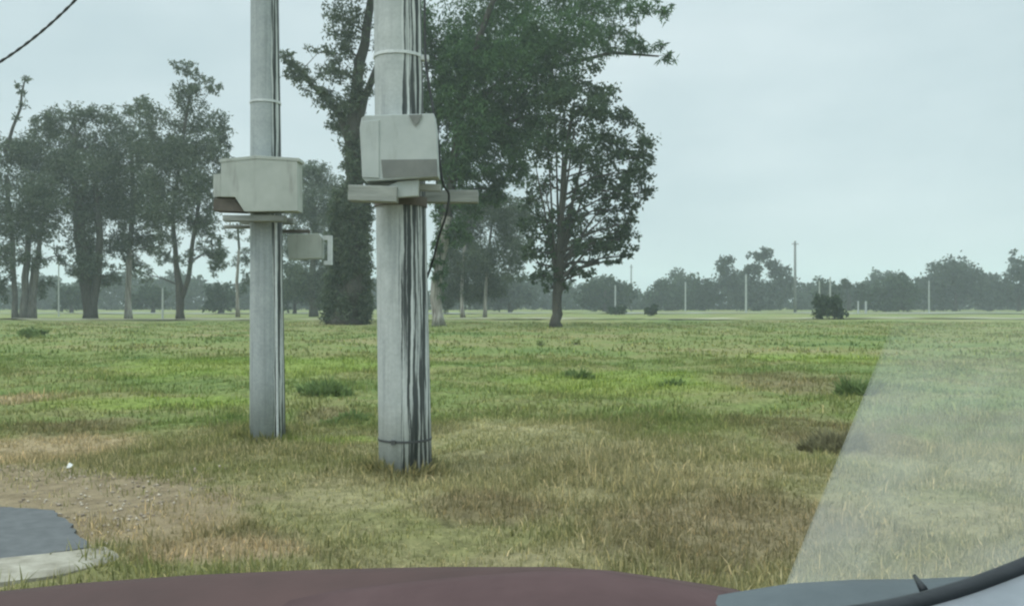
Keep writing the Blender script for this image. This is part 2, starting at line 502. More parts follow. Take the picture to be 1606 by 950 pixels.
# ------------------------------------------------------------------ the ground
def build_ground():
    def lines(lo, hi, dense_lo, dense_hi, step):
        a = list(np.arange(dense_lo, dense_hi, step))
        v, s = dense_hi, step
        while v < hi: a.append(v); s *= 1.25; v += s
        a.append(hi)
        v, s = dense_lo, step
        b = []
        while v > lo: s *= 1.25; v -= s; b.append(max(v, lo))
        return np.array(sorted(set(b + a)))
    xs = lines(-800, 800, -8, 8, 0.09)
    ys = lines(-800, 800, 2.8, 18, 0.09)
    gx, gy = np.meshgrid(xs, ys)
    V = np.stack([gx, gy, height(gx, gy)], -1).reshape(-1, 3)
    nx = len(xs)
    i = np.arange(len(ys) - 1)[:, None] * nx + np.arange(nx - 1)[None, :]
    Fc = np.stack([i, i + 1, i + 1 + nx, i + nx], -1).reshape(-1, 4)
    me = np_mesh('ground', V, Fc)
    me.polygons.foreach_set('use_smooth', [True] * len(me.polygons))
    o = link_mesh('ground', me, M['ground'])
    tag(o, 'uneven grassy field floor running to the far trees', None, None, 'structure')


build_ground()

KERB_A = Vector((-2.09, 4.515)); KERB_DIR = Vector((-0.82, -0.57)).normalized(); KERB_N = Vector((KERB_DIR.y, -KERB_DIR.x))
if KERB_N.y > 0: KERB_N = -KERB_N
KERB_W = 0.38
ASPHALT = [(-2.14, 4.50), (-2.22, 4.63), (-2.46, 4.95), (-2.71, 5.27), (-2.75, 5.32), (-3.3, 5.42), (-60, 7.2), (-60, -36), (KERB_A.x + KERB_DIR.x * 60, KERB_A.y + KERB_DIR.y * 60)]


def in_poly(x, y, poly):
    x = np.asarray(x); y = np.asarray(y)
    c = np.zeros(x.shape, bool)
    for (x0, y0), (x1, y1) in zip(poly, poly[1:] + poly[:1]):
        cond = ((y0 > y) != (y1 > y))
        with np.errstate(divide='ignore', invalid='ignore'):
            xi = (x1 - x0) * (y - y0) / (y1 - y0 + 1e-12) + x0
        c ^= cond & (x < xi)
    return c


def build_road():
    # rough right-hand edge: jittered points between the corner points
    pts = []
    for (x0, y0), (x1, y1) in zip(ASPHALT[:6], ASPHALT[1:7]):
        L = math.hypot(x1 - x0, y1 - y0); n = max(2, min(60, int(L / 0.06)))
        for k in range(n):
            t = k / n
            if t * L > 4: break
            pts.append((x0 + (x1 - x0) * t + random.uniform(-.022, .022), y0 + (y1 - y0) * t + random.uniform(-.018, .018)))
    pts += ASPHALT[6:]
    n = len(pts)
    mb = MB()
    mb.add([(x, y, 0.022) for x, y in pts] + [(x, y, -0.05) for x, y in pts],
           [tuple(range(n))] + [(i, (i + 1) % n, (i + 1) % n + n, i + n) for i in range(n)])
    tag(mb.build('road', M['asphalt']), 'worn grey asphalt driveway ending in a rounded crumbling corner', None, None, 'structure')
    # kerb: low concrete strip in lengths along the near edge, its end sunk in the dirt
    mb = MB()
    segs, prev = 110, None
    vs, fs = [], []
    for k in range(segs + 1):
        d = k * 0.25 if k < 40 else 10 + (k - 40) * 0.8
        c = KERB_A + KERB_DIR * d
        top = 0.035 * float(smooth(-0.2, 0.9, d)) + 0.010
        j = random.uniform(-.012, .012) if k < 40 else 0
        a = c - KERB_N * 0.004; b = c + KERB_N * (KERB_W + j)
        if k == 0: b = c + KERB_N * KERB_W * 0.6 + KERB_DIR * -0.05
        vs += [(a.x, a.y, -0.05), (a.x, a.y, top), (a.x * .85 + b.x * .15, a.y * .85 + b.y * .15, top + .012),
               (a.x * .1 + b.x * .9, a.y * .1 + b.y * .9, top + .008), (b.x, b.y, top - .012), (b.x, b.y, -0.05)]
        if k:
            o = (k - 1) * 6
            fs += [(o + i, o + i + 1, o + i + 7, o + i + 6) for i in range(5)]
    fs += [(0, 1, 2, 3, 4, 5), tuple(segs * 6 + i for i in (5, 4, 3, 2, 1, 0))]
    mb.add(vs, fs)
    tag(mb.build('kerb', M['kerb']), 'low pale concrete kerb edging the asphalt, its end buried in dirt', None, None, 'structure')
    # far dirt track across the field and the grey road beyond it
    def strip(name, mat, label, y0, w, z):
        xs = np.linspace(-160, 160, 161)
        yc = y0 + 2.2 * np.sin(xs * 0.05) + 0.9 * np.sin(xs * 0.21 + 1)
        ww = w * (0.75 + 0.45 * np.sin(xs * 0.37 + 2) * np.sin(xs * 0.11))
        top = np.stack([xs, yc + ww, height(xs, yc + ww) + z], -1); bot = np.stack([xs, yc - ww, height(xs, yc - ww) + z], -1)
        V = np.concatenate([bot, top]); n = len(xs); i = np.arange(n - 1)
        o = link_mesh(name, np_mesh(name, V, np.stack([i, i + 1, i + 1 + n, i + n], -1)), M[mat])
        tag(o, label, None, None, 'structure')
    strip('dirt_track', 'track', 'pale dirt track crossing the far side of the field', 72, 2.6, 0.09)
    strip('far_road', 'far_road', 'grey road passing in front of the distant trees', 118, 6.0, 0.10)


build_road()

# ------------------------------------------------------------------ grass
def near_dirt(x, y):
    return ((x + 4.2) / 2.7) ** 2 + ((y - 5.5) / 1.55) ** 2


def patch(x, y):
    return (np.sin(x * 1.7 + 0.8 * np.sin(y * 1.3)) + np.sin(y * 2.1 + 1.1 * np.sin(x * 0.9 + 1)) + 0.8 * np.sin(x * 3.9 + y * 2.7)
            + 0.6 * np.sin(x * 7.3 - y * 5.1)) / 3.4


def blades(n, y0, y1, h0, h1, w0, w1, lean, clump, cl_r, seed):
    """n tapering blades, in clumps, over the wedge of field between y0 and y1."""
    g = np.random.default_rng(seed)
    nc = n // clump
    u = g.random(nc)
    cy = np.sqrt(y0 * y0 + u * (y1 * y1 - y0 * y0))
    cx = (g.random(nc) - 0.5) * 1.42 * cy + 0.0
    p = patch(cx, cy)
    keep = g.random(nc) < np.clip(0.80 + 0.34 * p, 0.5, 1)
    nd = near_dirt(cx, cy) + (g.random(nc) - 0.5) * 0.7
    keep &= g.random(nc) < np.clip((nd - 0.35) * 1.2, 0.03, 1)
    keep &= ~in_poly(cx, cy, ASPHALT)
    rel_x, rel_y = cx - KERB_A.x, cy - KERB_A.y
    along = rel_x * KERB_DIR.x + rel_y * KERB_DIR.y
    across = rel_x * KERB_N.x + rel_y * KERB_N.y
    keep &= ~((along > 0.12) & (across > -0.03) & (across < KERB_W + 0.12))
    cx, cy, p = cx[keep], cy[keep], p[keep]
    sc_ = np.clip(0.8 + 0.5 * p, 0.4, 1.4) * (0.6 + 0.8 * g.random(len(cx)))
    bx = np.repeat(cx, clump); by = np.repeat(cy, clump); bs = np.repeat(sc_, clump)
    m = len(bx)
    bx = bx + g.normal(0, cl_r, m); by = by + g.normal(0, cl_r, m)
    ok = ~in_poly(bx, by, ASPHALT)
    bx, by, bs = bx[ok], by[ok], bs[ok]; m = len(bx)
    h = (h0 + (h1 - h0) * g.random(m) ** 2) * bs
    w = w0 + (w1 - w0) * g.random(m)
    a = g.random(m) * 2 * np.pi
    la = g.random(m) * 2 * np.pi
    ln = np.abs(g.normal(0, lean, m)); ln = np.clip(ln, 0, 1.4)
    bz = height(bx, by) - 0.012
    dxy = np.stack([np.cos(la), np.sin(la)], -1)
    wx, wy = np.cos(a) * w / 2, np.sin(a) * w / 2
    mid = np.stack([bx + dxy[:, 0] * np.sin(ln * .5) * h * .5, by + dxy[:, 1] * np.sin(ln * .5) * h * .5, bz + np.cos(ln * .5) * h * .55], -1)
    tip = np.stack([mid[:, 0] + dxy[:, 0] * np.sin(ln) * h * .55, mid[:, 1] + dxy[:, 1] * np.sin(ln) * h * .55, mid[:, 2] + np.cos(ln) * h * .5], -1)
    v0 = np.stack([bx - wx, by - wy, bz], -1); v1 = np.stack([bx + wx, by + wy, bz], -1)
    v2 = mid + np.stack([wx * .8, wy * .8, 0 * wx], -1); v3 = mid - np.stack([wx * .8, wy * .8, 0 * wx], -1)
    V = np.stack([v0, v1, v2, v3, tip], 1).reshape(-1, 3)
    b = np.arange(m) * 5
    T = np.concatenate([np.stack([b, b + 1, b + 2], -1), np.stack([b, b + 2, b + 3], -1), np.stack([b + 3, b + 2, b + 4], -1)])
    return V, T


def join(parts):
    off, Vs, Ts = 0, [], []
    for V, T in parts:
        Vs.append(V); Ts.append(T + off); off += len(V)
    return np.concatenate(Vs), np.concatenate(Ts)


def foot_tufts(px, py, r, n, seed):
    g = np.random.default_rng(seed)
    D = ground_dist(py); cx, cy = X(px, D), D
    a = g.random(n) * 2 * np.pi
    rr = r + np.abs(g.normal(0, .10, n)) * (0.6 + 0.5 * np.sin(a * 4 + seed)) + .004
    bx, by = cx + np.cos(a) * rr, cy + np.sin(a) * rr
    h = (.03 + .10 * g.random(n) ** 2) * np.clip(1.3 - (rr - r) * 3, .3, 1.3); w = .004 + .004 * g.random(n)
    la = a + g.normal(0, .9, n); ln = np.clip(np.abs(g.normal(.35, .35, n)), 0, 1.3)
    P = np.stack([bx, by, height(bx, by) - .01], -1)
    d = np.stack([np.cos(la) * np.sin(ln), np.sin(la) * np.sin(ln), np.cos(ln)], -1)
    q = g.random(n) * 7
    sd_ = np.stack([np.cos(q), np.sin(q), 0 * q], -1) * w[:, None]
    mid = P + d * (h * .6)[:, None]; tip = mid + d * [1.2, 1.2, .7] * (h * .45)[:, None]
    V = np.stack([P - sd_, P + sd_, mid + sd_ * .8, mid - sd_ * .8, tip], 1).reshape(-1, 3)
    b = np.arange(n) * 5
    return V, np.concatenate([np.stack([b, b + 1, b + 2], -1), np.stack([b, b + 2, b + 3], -1), np.stack([b + 3, b + 2, b + 4], -1)])


def build_grass():
    V, T = join([foot_tufts(636, 743, .20, 1500, 8), foot_tufts(420, 690, .16, 1000, 9),
                 blades(260000, 3.3, 9.5, 0.03, 0.10, 0.005, 0.010, 0.95, 14, 0.06, 1),
                 blades(130000, 9.0, 21, 0.04, 0.12, 0.010, 0.020, 0.95, 14, 0.13, 2),
                 blades(90000, 20, 62, 0.05, 0.15, 0.03, 0.06, 0.95, 10, 0.3, 3)])
    tag(link_mesh('grass', np_mesh('grass', V, T), M['grass']), 'short patchy green grass covering the field', 'grass', None, 'stuff')
    V, T = join([blades(40000, 3.3, 9.5, 0.04, 0.13, 0.004, 0.008, 1.3, 6, 0.04, 4),
                 blades(14000, 9.0, 24, 0.05, 0.13, 0.008, 0.014, 1.2, 6, 0.08, 5)])
    tag(link_mesh('dry_grass', np_mesh('dry_grass', V, T), M['straw']), 'pale dry grass stalks lying through the verge', 'dry grass', None, 'stuff')


build_grass()


def build_gravel():
    """Small stones and crumbs of asphalt on the bare earth round the driveway's end."""
    g = np.random.default_rng(90)
    n = 1500
    x = -2.1 - 3.4 * g.random(n) ** 1.3; y = 4.2 + 2.6 * g.random(n)
    ok = (near_dirt(x, y) + (g.random(n) - .5) * .9 < 1.1) & ~in_poly(x, y, ASPHALT)
    ax, ac = x - KERB_A.x, y - KERB_A.y
    across = ax * KERB_N.x + ac * KERB_N.y
    ok &= across < 0.0
    x, y = x[ok], y[ok]; m = len(x)
    r = 0.004 + 0.016 * g.random(m) ** 3
    oct_ = np.array([[1, 0, 0], [0, 1, 0], [-1, 0, 0], [0, -1, 0], [0, 0, .7], [0, 0, -.7]])
    V = oct_[None] * r[:, None, None] * (0.6 + .8 * g.random((m, 6, 1))) + np.stack([x, y, height(x, y) + r * .3], -1)[:, None]
    f = np.array([[0, 1, 4], [1, 2, 4], [2, 3, 4], [3, 0, 4], [1, 0, 5], [2, 1, 5], [3, 2, 5], [0, 3, 5]])
    T = (f[None] + (np.arange(m) * 6)[:, None, None]).reshape(-1, 3)
    tag(link_mesh('gravel', np_mesh('gravel', V.reshape(-1, 3), T), M['stone']), 'loose pale stones scattered on the bare earth by the driveway', 'gravel', None, 'stuff')


build_gravel()

# ------------------------------------------------------------------ foliage tools
def leaf_quads(P, L, W, g, droop=0.0):
    """One leaf-sized face at each point of P."""
    n = len(P)
    d = g.normal(size=(n, 3)); d[:, 2] -= droop
    d /= np.linalg.norm(d, axis=1)[:, None] + 1e-9
    q = g.normal(size=(n, 3))
    s = np.cross(d, q); s /= np.linalg.norm(s, axis=1)[:, None] + 1e-9
    l = (L * (0.6 + 0.8 * g.random(n)))[:, None]; w = (W * (0.6 + 0.8 * g.random(n)))[:, None]
    v0 = P; v1 = P + d * l * .45 + s * w * .5; v2 = P + d * l; v3 = P + d * l * .45 - s * w * .5
    V = np.stack([v0, v1, v2, v3], 1).reshape(-1, 3)
    b = np.arange(n) * 4
    return V, np.stack([b, b + 1, b + 2, b + 3], -1)


def clump_points(c, r, n, g, per=14, spread=0.16, shell=0.45):
    """n points of clumped foliage in an ellipsoid: twig clusters, thicker towards the outside."""
    nc = max(1, n // per)
    u = g.normal(size=(nc, 3)); u /= np.linalg.norm(u, axis=1)[:, None] + 1e-9
    rad = g.random(nc) ** shell * (0.8 + 0.3 * g.random(nc))
    C = np.asarray(c) + u * rad[:, None] * np.asarray(r)
    k = (per * (0.4 + 1.2 * g.random(nc))).astype(int) + 1
    P = np.repeat(C, k, axis=0)
    sp = spread * min(r[0], r[2])
    return P + g.normal(size=P.shape) * sp * np.array([1, 1, 0.8]), C


def closest_on(path, p):
    """Best point on a trunk path to grow a limb towards p: near, and below it."""
    best, bd = None, 1e9
    for (a, ra), (b, rb) in zip(path, path[1:]):
        for t in (0.15, 0.4, 0.65, 0.9):
            q = a.lerp(b, t)
            d = (p - q).length + (2.5 * max(0, q.z - p.z + 0.3 * (p - q).length))
            if d < bd: bd, best = d, (q, ra + (rb - ra) * t)
    return best


LEAFY = 2.9


def make_tree(name, label, D, trunks, clumps, bark, leaf, dens=80, L=0.28, W=0.10, group='', cat='tree', droop=0.3,
              spread=0.14, seed=1, twigs=5, limb_k=0.33, extra=None, depth=0.85, per=22):
    """trunks: pixel paths [(px, py, radius px)]; clumps: (px, py, rx, ry) in the photo's pixels at distance D, made real sizes here."""
    g = np.random.default_rng(seed)
    rs = random.getstate(); random.seed(seed)
    k = D / F
    bx, by = trunks[0][0][0], trunks[0][0][1]
    base = Vector((X(bx, D), D, float(height(X(bx, D), D)) - 0.05))
    root = empty(name, base, label, cat, group)
    z0 = Zz(by, D) - base.z
    def loc(px, py, dy=0.0): return Vector((X(px, D), D + dy, Zz(py, D) - z0)) - base
    wood, limbs, paths = MB(), MB(), []
    for ti, tr in enumerate(trunks):
        dy = 0 if ti == 0 else random.uniform(-0.8, 0.8)
        path = []
        for j, (px, py, r) in enumerate(tr):
            path.append((loc(px, py, dy * min(1, j / 2) + random.uniform(-.12, .12) * (j > 0)), r * k))
        # subdivide for a slightly crooked stem
        fine = []
        for (a, ra), (b, rb) in zip(path, path[1:]):
            for t in (0, 0.33, 0.66):
                jit = Vector((random.uniform(-1, 1), random.uniform(-1, 1), 0)) * ra * 0.22 * (t > 0)
                fine.append((a.lerp(b, t) + jit, ra + (rb - ra) * t))
        fine.append(path[-1])
        if ti == 0 or tr[0][1] > trunks[0][0][1] - 15: fine[0] = (fine[0][0], fine[0][1] * 1.35)
        wood.tube([p for p, _ in fine], [r for _, r in fine], 9, True, 0.07)
        paths.append(fine)
    Ps = []
    for (px, py, rx, ry, *o) in clumps:
        mul = o[0] if o else 1.0
        rxm, rym = rx * k, ry * k
        dmax = rxm * depth
        c = loc(px, py, (random.random() - 0.5) * 2.4 * dmax)
        cand = [closest_on(p, c) for p in paths]
        q, r = min(cand, key=lambda s: (s[0] - c).length)
        r0 = max(0.02, r * limb_k * (0.7 + 0.6 * random.random()))
        mid = q.lerp(c, 0.5) + Vector((random.uniform(-.12, .12), random.uniform(-.12, .12), random.uniform(.02, .14))) * (c - q).length
        limbs.tube([q, q.lerp(mid, .5) + Vector((0, 0, .02)), mid, mid.lerp(c, .5), c], [r0, r0 * .85, r0 * .65, r0 * .48, r0 * .3], 6, False)
        n = int(dens * LEAFY * mul * math.pi * rxm * rym)
        P, C = clump_points(c, (rxm, dmax, rym), n, g, per, spread)
        Ps.append(P)
        for t in range(twigs):
            e = Vector(C[random.randrange(len(C))])
            s = mid.lerp(c, random.uniform(.1, .9))
            limbs.tube([s, s.lerp(e, .55) + Vector((0, 0, .06 * (e - s).length)), e], [r0 * .38, r0 * .26, r0 * .12], 5, False)
    if extra: extra(limbs, loc, k, Ps, g)
    n_bole = len(wood.f)
    wood.add(limbs.v, limbs.f)
    tr_o = wood.build('trunk', M[bark], root, True)
    tr_o.data.materials.append(M['bark_dark'])          # the upper limbs are darker than the bole
    for p in tr_o.data.polygons:
        if p.index >= n_bole or p.center.z > 6.5: p.material_index = 1
    V, T = leaf_quads(np.concatenate(Ps), L, W, g, droop)
    link_mesh('crown', np_mesh('crown', V, T), M[leaf], root)
    random.setstate(rs)
    return root


# ------------------------------------------------------------------ the field's trees
GUMS = 'gum trees along the far side of the field'


def dead_branch(wood, loc, k, Ps, g):
    pts = [loc(8, 235), loc(20, 195), loc(32, 165), loc(34, 140), loc(41, 113)]
    wood.tube(pts, [.16, .12, .10, .08, .04], 6, False)
    for px, py, r in ((24, 180, 6), (36, 160, 7), (33, 140, 5), (40, 118, 6), (28, 128, 4)):
        P, C = clump_points(loc(px, py), (r * k, r * k, r * k), 70, g, 10, 0.3)
        Ps.append(P)


def ivy(wood, loc, k, Ps, g):
    for i in range(34):
        py = 300 + i * 6.2
        for sx in (-1, 0, 1):
            r = 17 + (py - 300) * .045
            P, _ = clump_points(loc(551 - (py - 300) * .03 + sx * r, py, random.uniform(-.8, -.2) if sx == 0 else random.uniform(-.5, .5)), (13 * k, 12 * k, 12 * k), 210, g, 12, .3)
            Ps.append(P)


make_tree('gum_tree', 'many-stemmed gum tree cut by the left edge, with a scrawny broken branch on top', 70,
          [[(24, 498, 4.5), (22, 440, 4), (18, 370, 3.5), (10, 270, 3)], [(38, 498, 6), (38, 430, 5), (42, 350, 4), (46, 270, 3)],
           [(52, 497, 4.5), (54, 440, 4), (62, 370, 3), (80, 280, 2.5)], [(46, 498, 4), (47, 440, 3.5), (48, 400, 3)]],
          [(20, 230, 45, 34), (45, 285, 50, 45), (5, 330, 50, 50), (65, 350, 38, 34), (22, 398, 42, 26), (85, 250, 26, 45), (-25, 270, 50, 60), (96, 395, 20, 16, .7), (60, 400, 26, 18), (30, 345, 40, 40), (10, 440, 22, 26, .7), (62, 440, 16, 24, .7), (70, 300, 34, 36), (30, 240, 40, 40), (90, 320, 30, 34, .9)],
          'bark_grey', 'leaf_gum', 66, group=GUMS, seed=11, extra=dead_branch)
make_tree('gum_tree', 'broad dense gum tree with a thick forked ivy-dark trunk, second from the left edge', 72,
          [[(142, 502, 10), (138, 470, 10), (136, 430, 11), (128, 380, 9), (120, 290, 6), (118, 210, 4)], [(146, 500, 6), (152, 440, 6), (158, 370, 5), (150, 280, 4)]],
          [(108, 183, 34, 24), (148, 178, 30, 20), (80, 195, 22, 30), (120, 230, 42, 36), (150, 275, 40, 40), (112, 305, 36, 42), (132, 365, 34, 34), (168, 225, 26, 36),
           (140, 415, 28, 26), (152, 445, 18, 22, .6), (122, 430, 14, 22, .6), (100, 260, 34, 40), (140, 330, 40, 36), (165, 300, 28, 40), (138, 400, 26, 30), (172, 430, 16, 24, .7), (60, 200, 24, 26)],
          'bark_dark', 'leaf_gum', 70, group=GUMS, seed=12)
make_tree('gum_tree', 'pale-trunked gum tree standing between the ivy-dark trunk and the forked black trunk', 74,
          [[(202, 503, 5.5), (201, 450, 4.5), (203, 390, 4), (208, 300, 3.5), (205, 220, 2.5)]],
          [(190, 208, 28, 28), (214, 170, 24, 16), (202, 275, 38, 42), (192, 335, 30, 32), (212, 372, 22, 28), (228, 235, 30, 36), (200, 420, 20, 22, .7), (236, 385, 22, 22, .9), (240, 340, 24, 28),  (180, 260, 26, 36), (215, 320, 34, 36), (195, 385, 26, 26), (230, 300, 24, 34), (180, 380, 18, 26, .8)],
          'bark_pale', 'leaf_gum', 70, group=GUMS, seed=13)
make_tree('gum_tree', 'tallest of the left gums, open crown on a black forked trunk', 70,
          [[(283, 503, 6), (282, 465, 6.5), (276, 410, 4), (270, 340, 3.2), (282, 250, 2.8), (298, 150, 2)], [(284, 470, 4), (297, 435, 3.6), (306, 380, 3.2), (318, 290, 2.5)]],
          [(298, 114, 28, 15), (334, 138, 17, 14), (290, 160, 32, 26, .8), (245, 188, 30, 32), (320, 195, 36, 30), (285, 238, 40, 36), (335, 235, 24, 34), (258, 288, 36, 38),
           (312, 300, 34, 28, .8), (322, 350, 20, 26), (334, 395, 17, 42), (236, 335, 18, 26), (255, 405, 22, 18, .8), (215, 250, 20, 30), (298, 410, 14, 22, .8), (300, 270, 36, 36), (265, 245, 34, 34), (280, 330, 36, 30, .8), (345, 220, 18, 36, .9), (240, 235, 30, 34), (262, 370, 24, 24, .7), (340, 330, 18, 28), (228, 430, 16, 18, .6), (262, 330, 30, 30), (300, 350, 30, 26), (270, 200, 34, 34), (305, 235, 34, 36), (240, 290, 26, 34), (325, 290, 30, 34), (290, 300, 34, 30), (350, 260, 14, 30), (305, 140, 30, 18, .8), (318, 120, 22, 12, .7), (345, 400, 14, 30), (318, 385, 18, 24, .7)],
          'bark_dark', 'leaf_gum', 56, group=GUMS, seed=14, spread=0.13)
make_tree('gum_tree', 'thin pale sapling gum peeping out left of the farther utility pole', 84,
          [[(373, 497, 3), (372, 440, 2.4), (375, 390, 2), (372, 350, 1.5)]],
          [(368, 362, 18, 16, .6), (384, 395, 16, 24, .7), (362, 410, 12, 14, .5), (386, 440, 12, 22, .7)],
          'bark_pale', 'leaf_airy', 60, group=GUMS, seed=15)
make_tree('gum_tree', 'hazy grey-green gum seen between the two utility poles', 92,
          [[(492, 497, 6), (490, 430, 5), (494, 360, 4), (490, 290, 3)]],
          [(478, 275, 28, 20), (512, 292, 28, 30), (468, 325, 30, 28), (505, 352, 28, 30), (485, 392, 34, 28), (455, 300, 18, 26), (520, 400, 28, 38), (470, 440, 34, 30), (500, 445, 30, 34), (488, 320, 34, 34), (495, 268, 26, 16), (460, 380, 26, 34), (525, 330, 20, 40), (515, 460, 24, 24)],
          'bark_grey', 'leaf_gum', 75, group=GUMS, seed=16)
make_tree('gum_tree', 'massive old gum with a very thick ivy-dark trunk behind the nearer utility pole', 54,
          [[(541, 508, 25), (546, 470, 23), (550, 400, 22), (552, 330, 17), (554, 250, 13), (553, 190, 11), (560, 120, 9), (575, 40, 7), (590, -60, 5)],
           [(553, 230, 9), (535, 180, 7), (508, 148, 5), (478, 118, 3.5), (450, 88, 2)], [(556, 210, 7), (572, 150, 6), (600, 80, 5), (640, 20, 4)]],
          [(468, 115, 30, 20, 1.1), (500, 145, 30, 18, 1.1), (452, 95, 16, 20), (522, 110, 26, 26, .8), (566, 130, 26, 34, .9), (545, 170, 24, 30, 1.1), (500, 75, 24, 16, .5), (530, 190, 20, 22), (548, 225, 18, 30, 1.1), (556, 265, 18, 34, 1.1), (520, 160, 24, 20), (540, 75, 26, 30, .7), (548, 35, 40, 40, .8),
           (600, -40, 80, 50), (520, -60, 60, 40, .6), (618, 60, 40, 60), (572, 230, 16, 40), (582, 300, 14, 40)],
          'bark_dark', 'leaf_gum', 75, group=GUMS, seed=17, spread=0.15, extra=ivy)
make_tree('gum_tree', 'large deep green gum with a leaning pale peeling trunk just right of the nearer pole', 51,
          [[(688, 497, 9), (682, 450, 8.5), (690, 390, 8), (702, 325, 7.5), (712, 240, 7), (722, 150, 6.5), (745, 60, 5.5), (780, -30, 4)],
           [(698, 345, 6), (688, 280, 5), (682, 190, 4.5), (690, 90, 4)], [(722, 160, 5), (790, 110, 4.5), (880, 85, 3.6), (960, 65, 2.6), (1035, 70, 1.4)], [(716, 215, 4), (770, 190, 3.5), (830, 165, 2.5)]],
          [(700, 60, 55, 60, 1.2), (765, 40, 62, 52, 1.2), (835, 50, 56, 50, 1.2), (722, 150, 48, 54, 1.2), (778, 145, 52, 52, 1.2), (835, 140, 48, 46, 1.1), (898, 60, 52, 44), (955, 35, 44, 34, .8),
           (1008, 60, 36, 18, .8), (1046, 74, 20, 11, .8), (1000, 12, 46, 22, .8), (702, 232, 38, 46, 1.1), (752, 232, 42, 42), (690, 300, 22, 30, .8), (805, 225, 36, 32), (795, -40, 120, 55), (925, -30, 85, 45),
           (655, 40, 34, 70), (875, 125, 34, 32), (728, 300, 30, 24, .7), (688, 390, 12, 40, .5), (770, 290, 26, 20, .9), (730, 90, 50, 50, 1.2), (800, 100, 50, 50, 1.2), (860, 90, 44, 44, 1.2), (690, 150, 34, 60, 1.2), (750, 190, 46, 46, 1.2), (808, 185, 42, 40, 1.2), (720, 265, 34, 34), (775, 255, 34, 28), (660, 150, 18, 60), (700, 330, 22, 34, 1.1), (735, 300, 30, 26, 1.1), (770, 275, 34, 26), (815, 255, 30, 26), (690, 400, 14, 50, .8), (720, 350, 20, 34, .9), (845, 190, 34, 34)],
          'bark_pale', 'leaf_deep', 72, group=GUMS, seed=18, droop=0.8, L=0.34, W=0.085, spread=0.14)
make_tree('gum_tree', 'wispy grey-green tree with thin pale stems, right of the peeling trunk', 82,
          [[(726, 492, 3.4), (724, 450, 2.8), (727, 400, 2.4), (735, 330, 1.8)], [(760, 492, 3), (762, 440, 2.5), (768, 370, 2), (775, 310, 1.4)]],
          [(765, 322, 38, 24, .8), (795, 365, 28, 34, .8), (735, 360, 28, 34), (745, 410, 34, 28), (800, 415, 24, 26, .6), (715, 420, 24, 40, 1.2), (775, 440, 26, 24), (822, 330, 24, 28, .9), (705, 370, 24, 46, 1.3), (735, 320, 30, 30, 1.2), (760, 400, 34, 34), (790, 330, 34, 30), (812, 390, 26, 28, .8), (740, 450, 30, 26), (700, 455, 16, 28, 1.2)],
          'bark_pale', 'leaf_airy', 110, group=GUMS, seed=19, droop=0.6)


def fan(wood, loc, k, Ps, g):
    for ex, ey in ((838, 250), (858, 190), (872, 150), (888, 140), (905, 160), (925, 190), (945, 230), (968, 290), (975, 350), (840, 330), (852, 290), (915, 240), (890, 200), (960, 330)):
        a = loc(876 + random.uniform(-6, 6), 425 + random.uniform(-12, 14), random.uniform(-.3, .3))
        b = loc(ex, ey, random.uniform(-1.5, 1.5))
        m = a.lerp(b, .45) + Vector((0, 0, .25))
        wood.tube([a, a.lerp(m, .5), m, m.lerp(b, .5), b], [.085, .07, .055, .04, .02], 6, False)


make_tree('broadleaf_tree', 'round-crowned dark broadleaf tree with fanning branches alone in the field', 46,
          [[(872, 514, 9), (873, 480, 7.5), (875, 450, 8.5), (877, 415, 8), (880, 350, 5), (886, 260, 3.5), (900, 160, 2.2)]],
          [(905, 125, 34, 24), (950, 140, 34, 30), (985, 178, 24, 28), (868, 165, 36, 32), (1003, 230, 24, 30), (948, 215, 36, 34), (1014, 272, 18, 20), (992, 322, 22, 26), (905, 235, 36, 30, .7),
           (852, 235, 30, 34, .8), (952, 285, 34, 32, .8), (968, 368, 26, 20), (930, 345, 28, 24, .7), (838, 312, 26, 24, .8), (836, 372, 20, 24, .7), (900, 388, 30, 16, .8), (985, 400, 13, 10),
           (842, 412, 14, 14, .7), (928, 100, 20, 14), (955, 408, 20, 9), (1010, 245, 20, 26), (940, 178, 30, 26), (975, 250, 26, 28, .9), (985, 350, 18, 18), (870, 345, 20, 30, .5), (920, 408, 20, 10), (905, 300, 26, 30, .6), (880, 205, 34, 34), (925, 255, 34, 34, .8), (975, 300, 26, 26), (855, 285, 28, 28, .8), (945, 385, 28, 18), (860, 395, 20, 20, .6), (905, 345, 24, 24, .7), (955, 330, 26, 24, .9), (840, 345, 22, 24, .9), (915, 170, 34, 30), (870, 430, 14, 22, .6), (990, 270, 22, 26), (848, 432, 20, 15, .9), (898, 428, 22, 15, .9), (925, 425, 22, 12, .8), (882, 405, 26, 22, .7), (838, 395, 20, 22, .9), (955, 385, 30, 22), (985, 375, 18, 24), (915, 385, 28, 24, .8), (1016, 300, 16, 20), (865, 450, 12, 12, .7), (888, 452, 12, 12, .7), (860, 360, 24, 26, .8), (895, 350, 24, 28, .7), (930, 300, 26, 28, .8)],
          'bark_dark', 'leaf_round', 66, L=0.20, W=0.13, seed=20, cat='tree', droop=0.2, spread=0.17, extra=fan, depth=0.9, group='')

# ------------------------------------------------------------------ far trees
FAR = 'trees along the horizon'


def far_tree(label, D, base, clumps, leaf='leaf_far', dens=15, name='distant_tree', seed=1, cat='tree'):
    return make_tree(name, label, D, [[(base[0], base[1], 3), (base[0], base[1] - 18, 2.4), (base[0] + 1, base[1] - 36, 1.6)]], clumps, 'bark_dark', leaf, dens,
                     L=0.62, W=0.36, group=FAR, seed=seed, twigs=3, spread=0.18, cat=cat, depth=0.8)


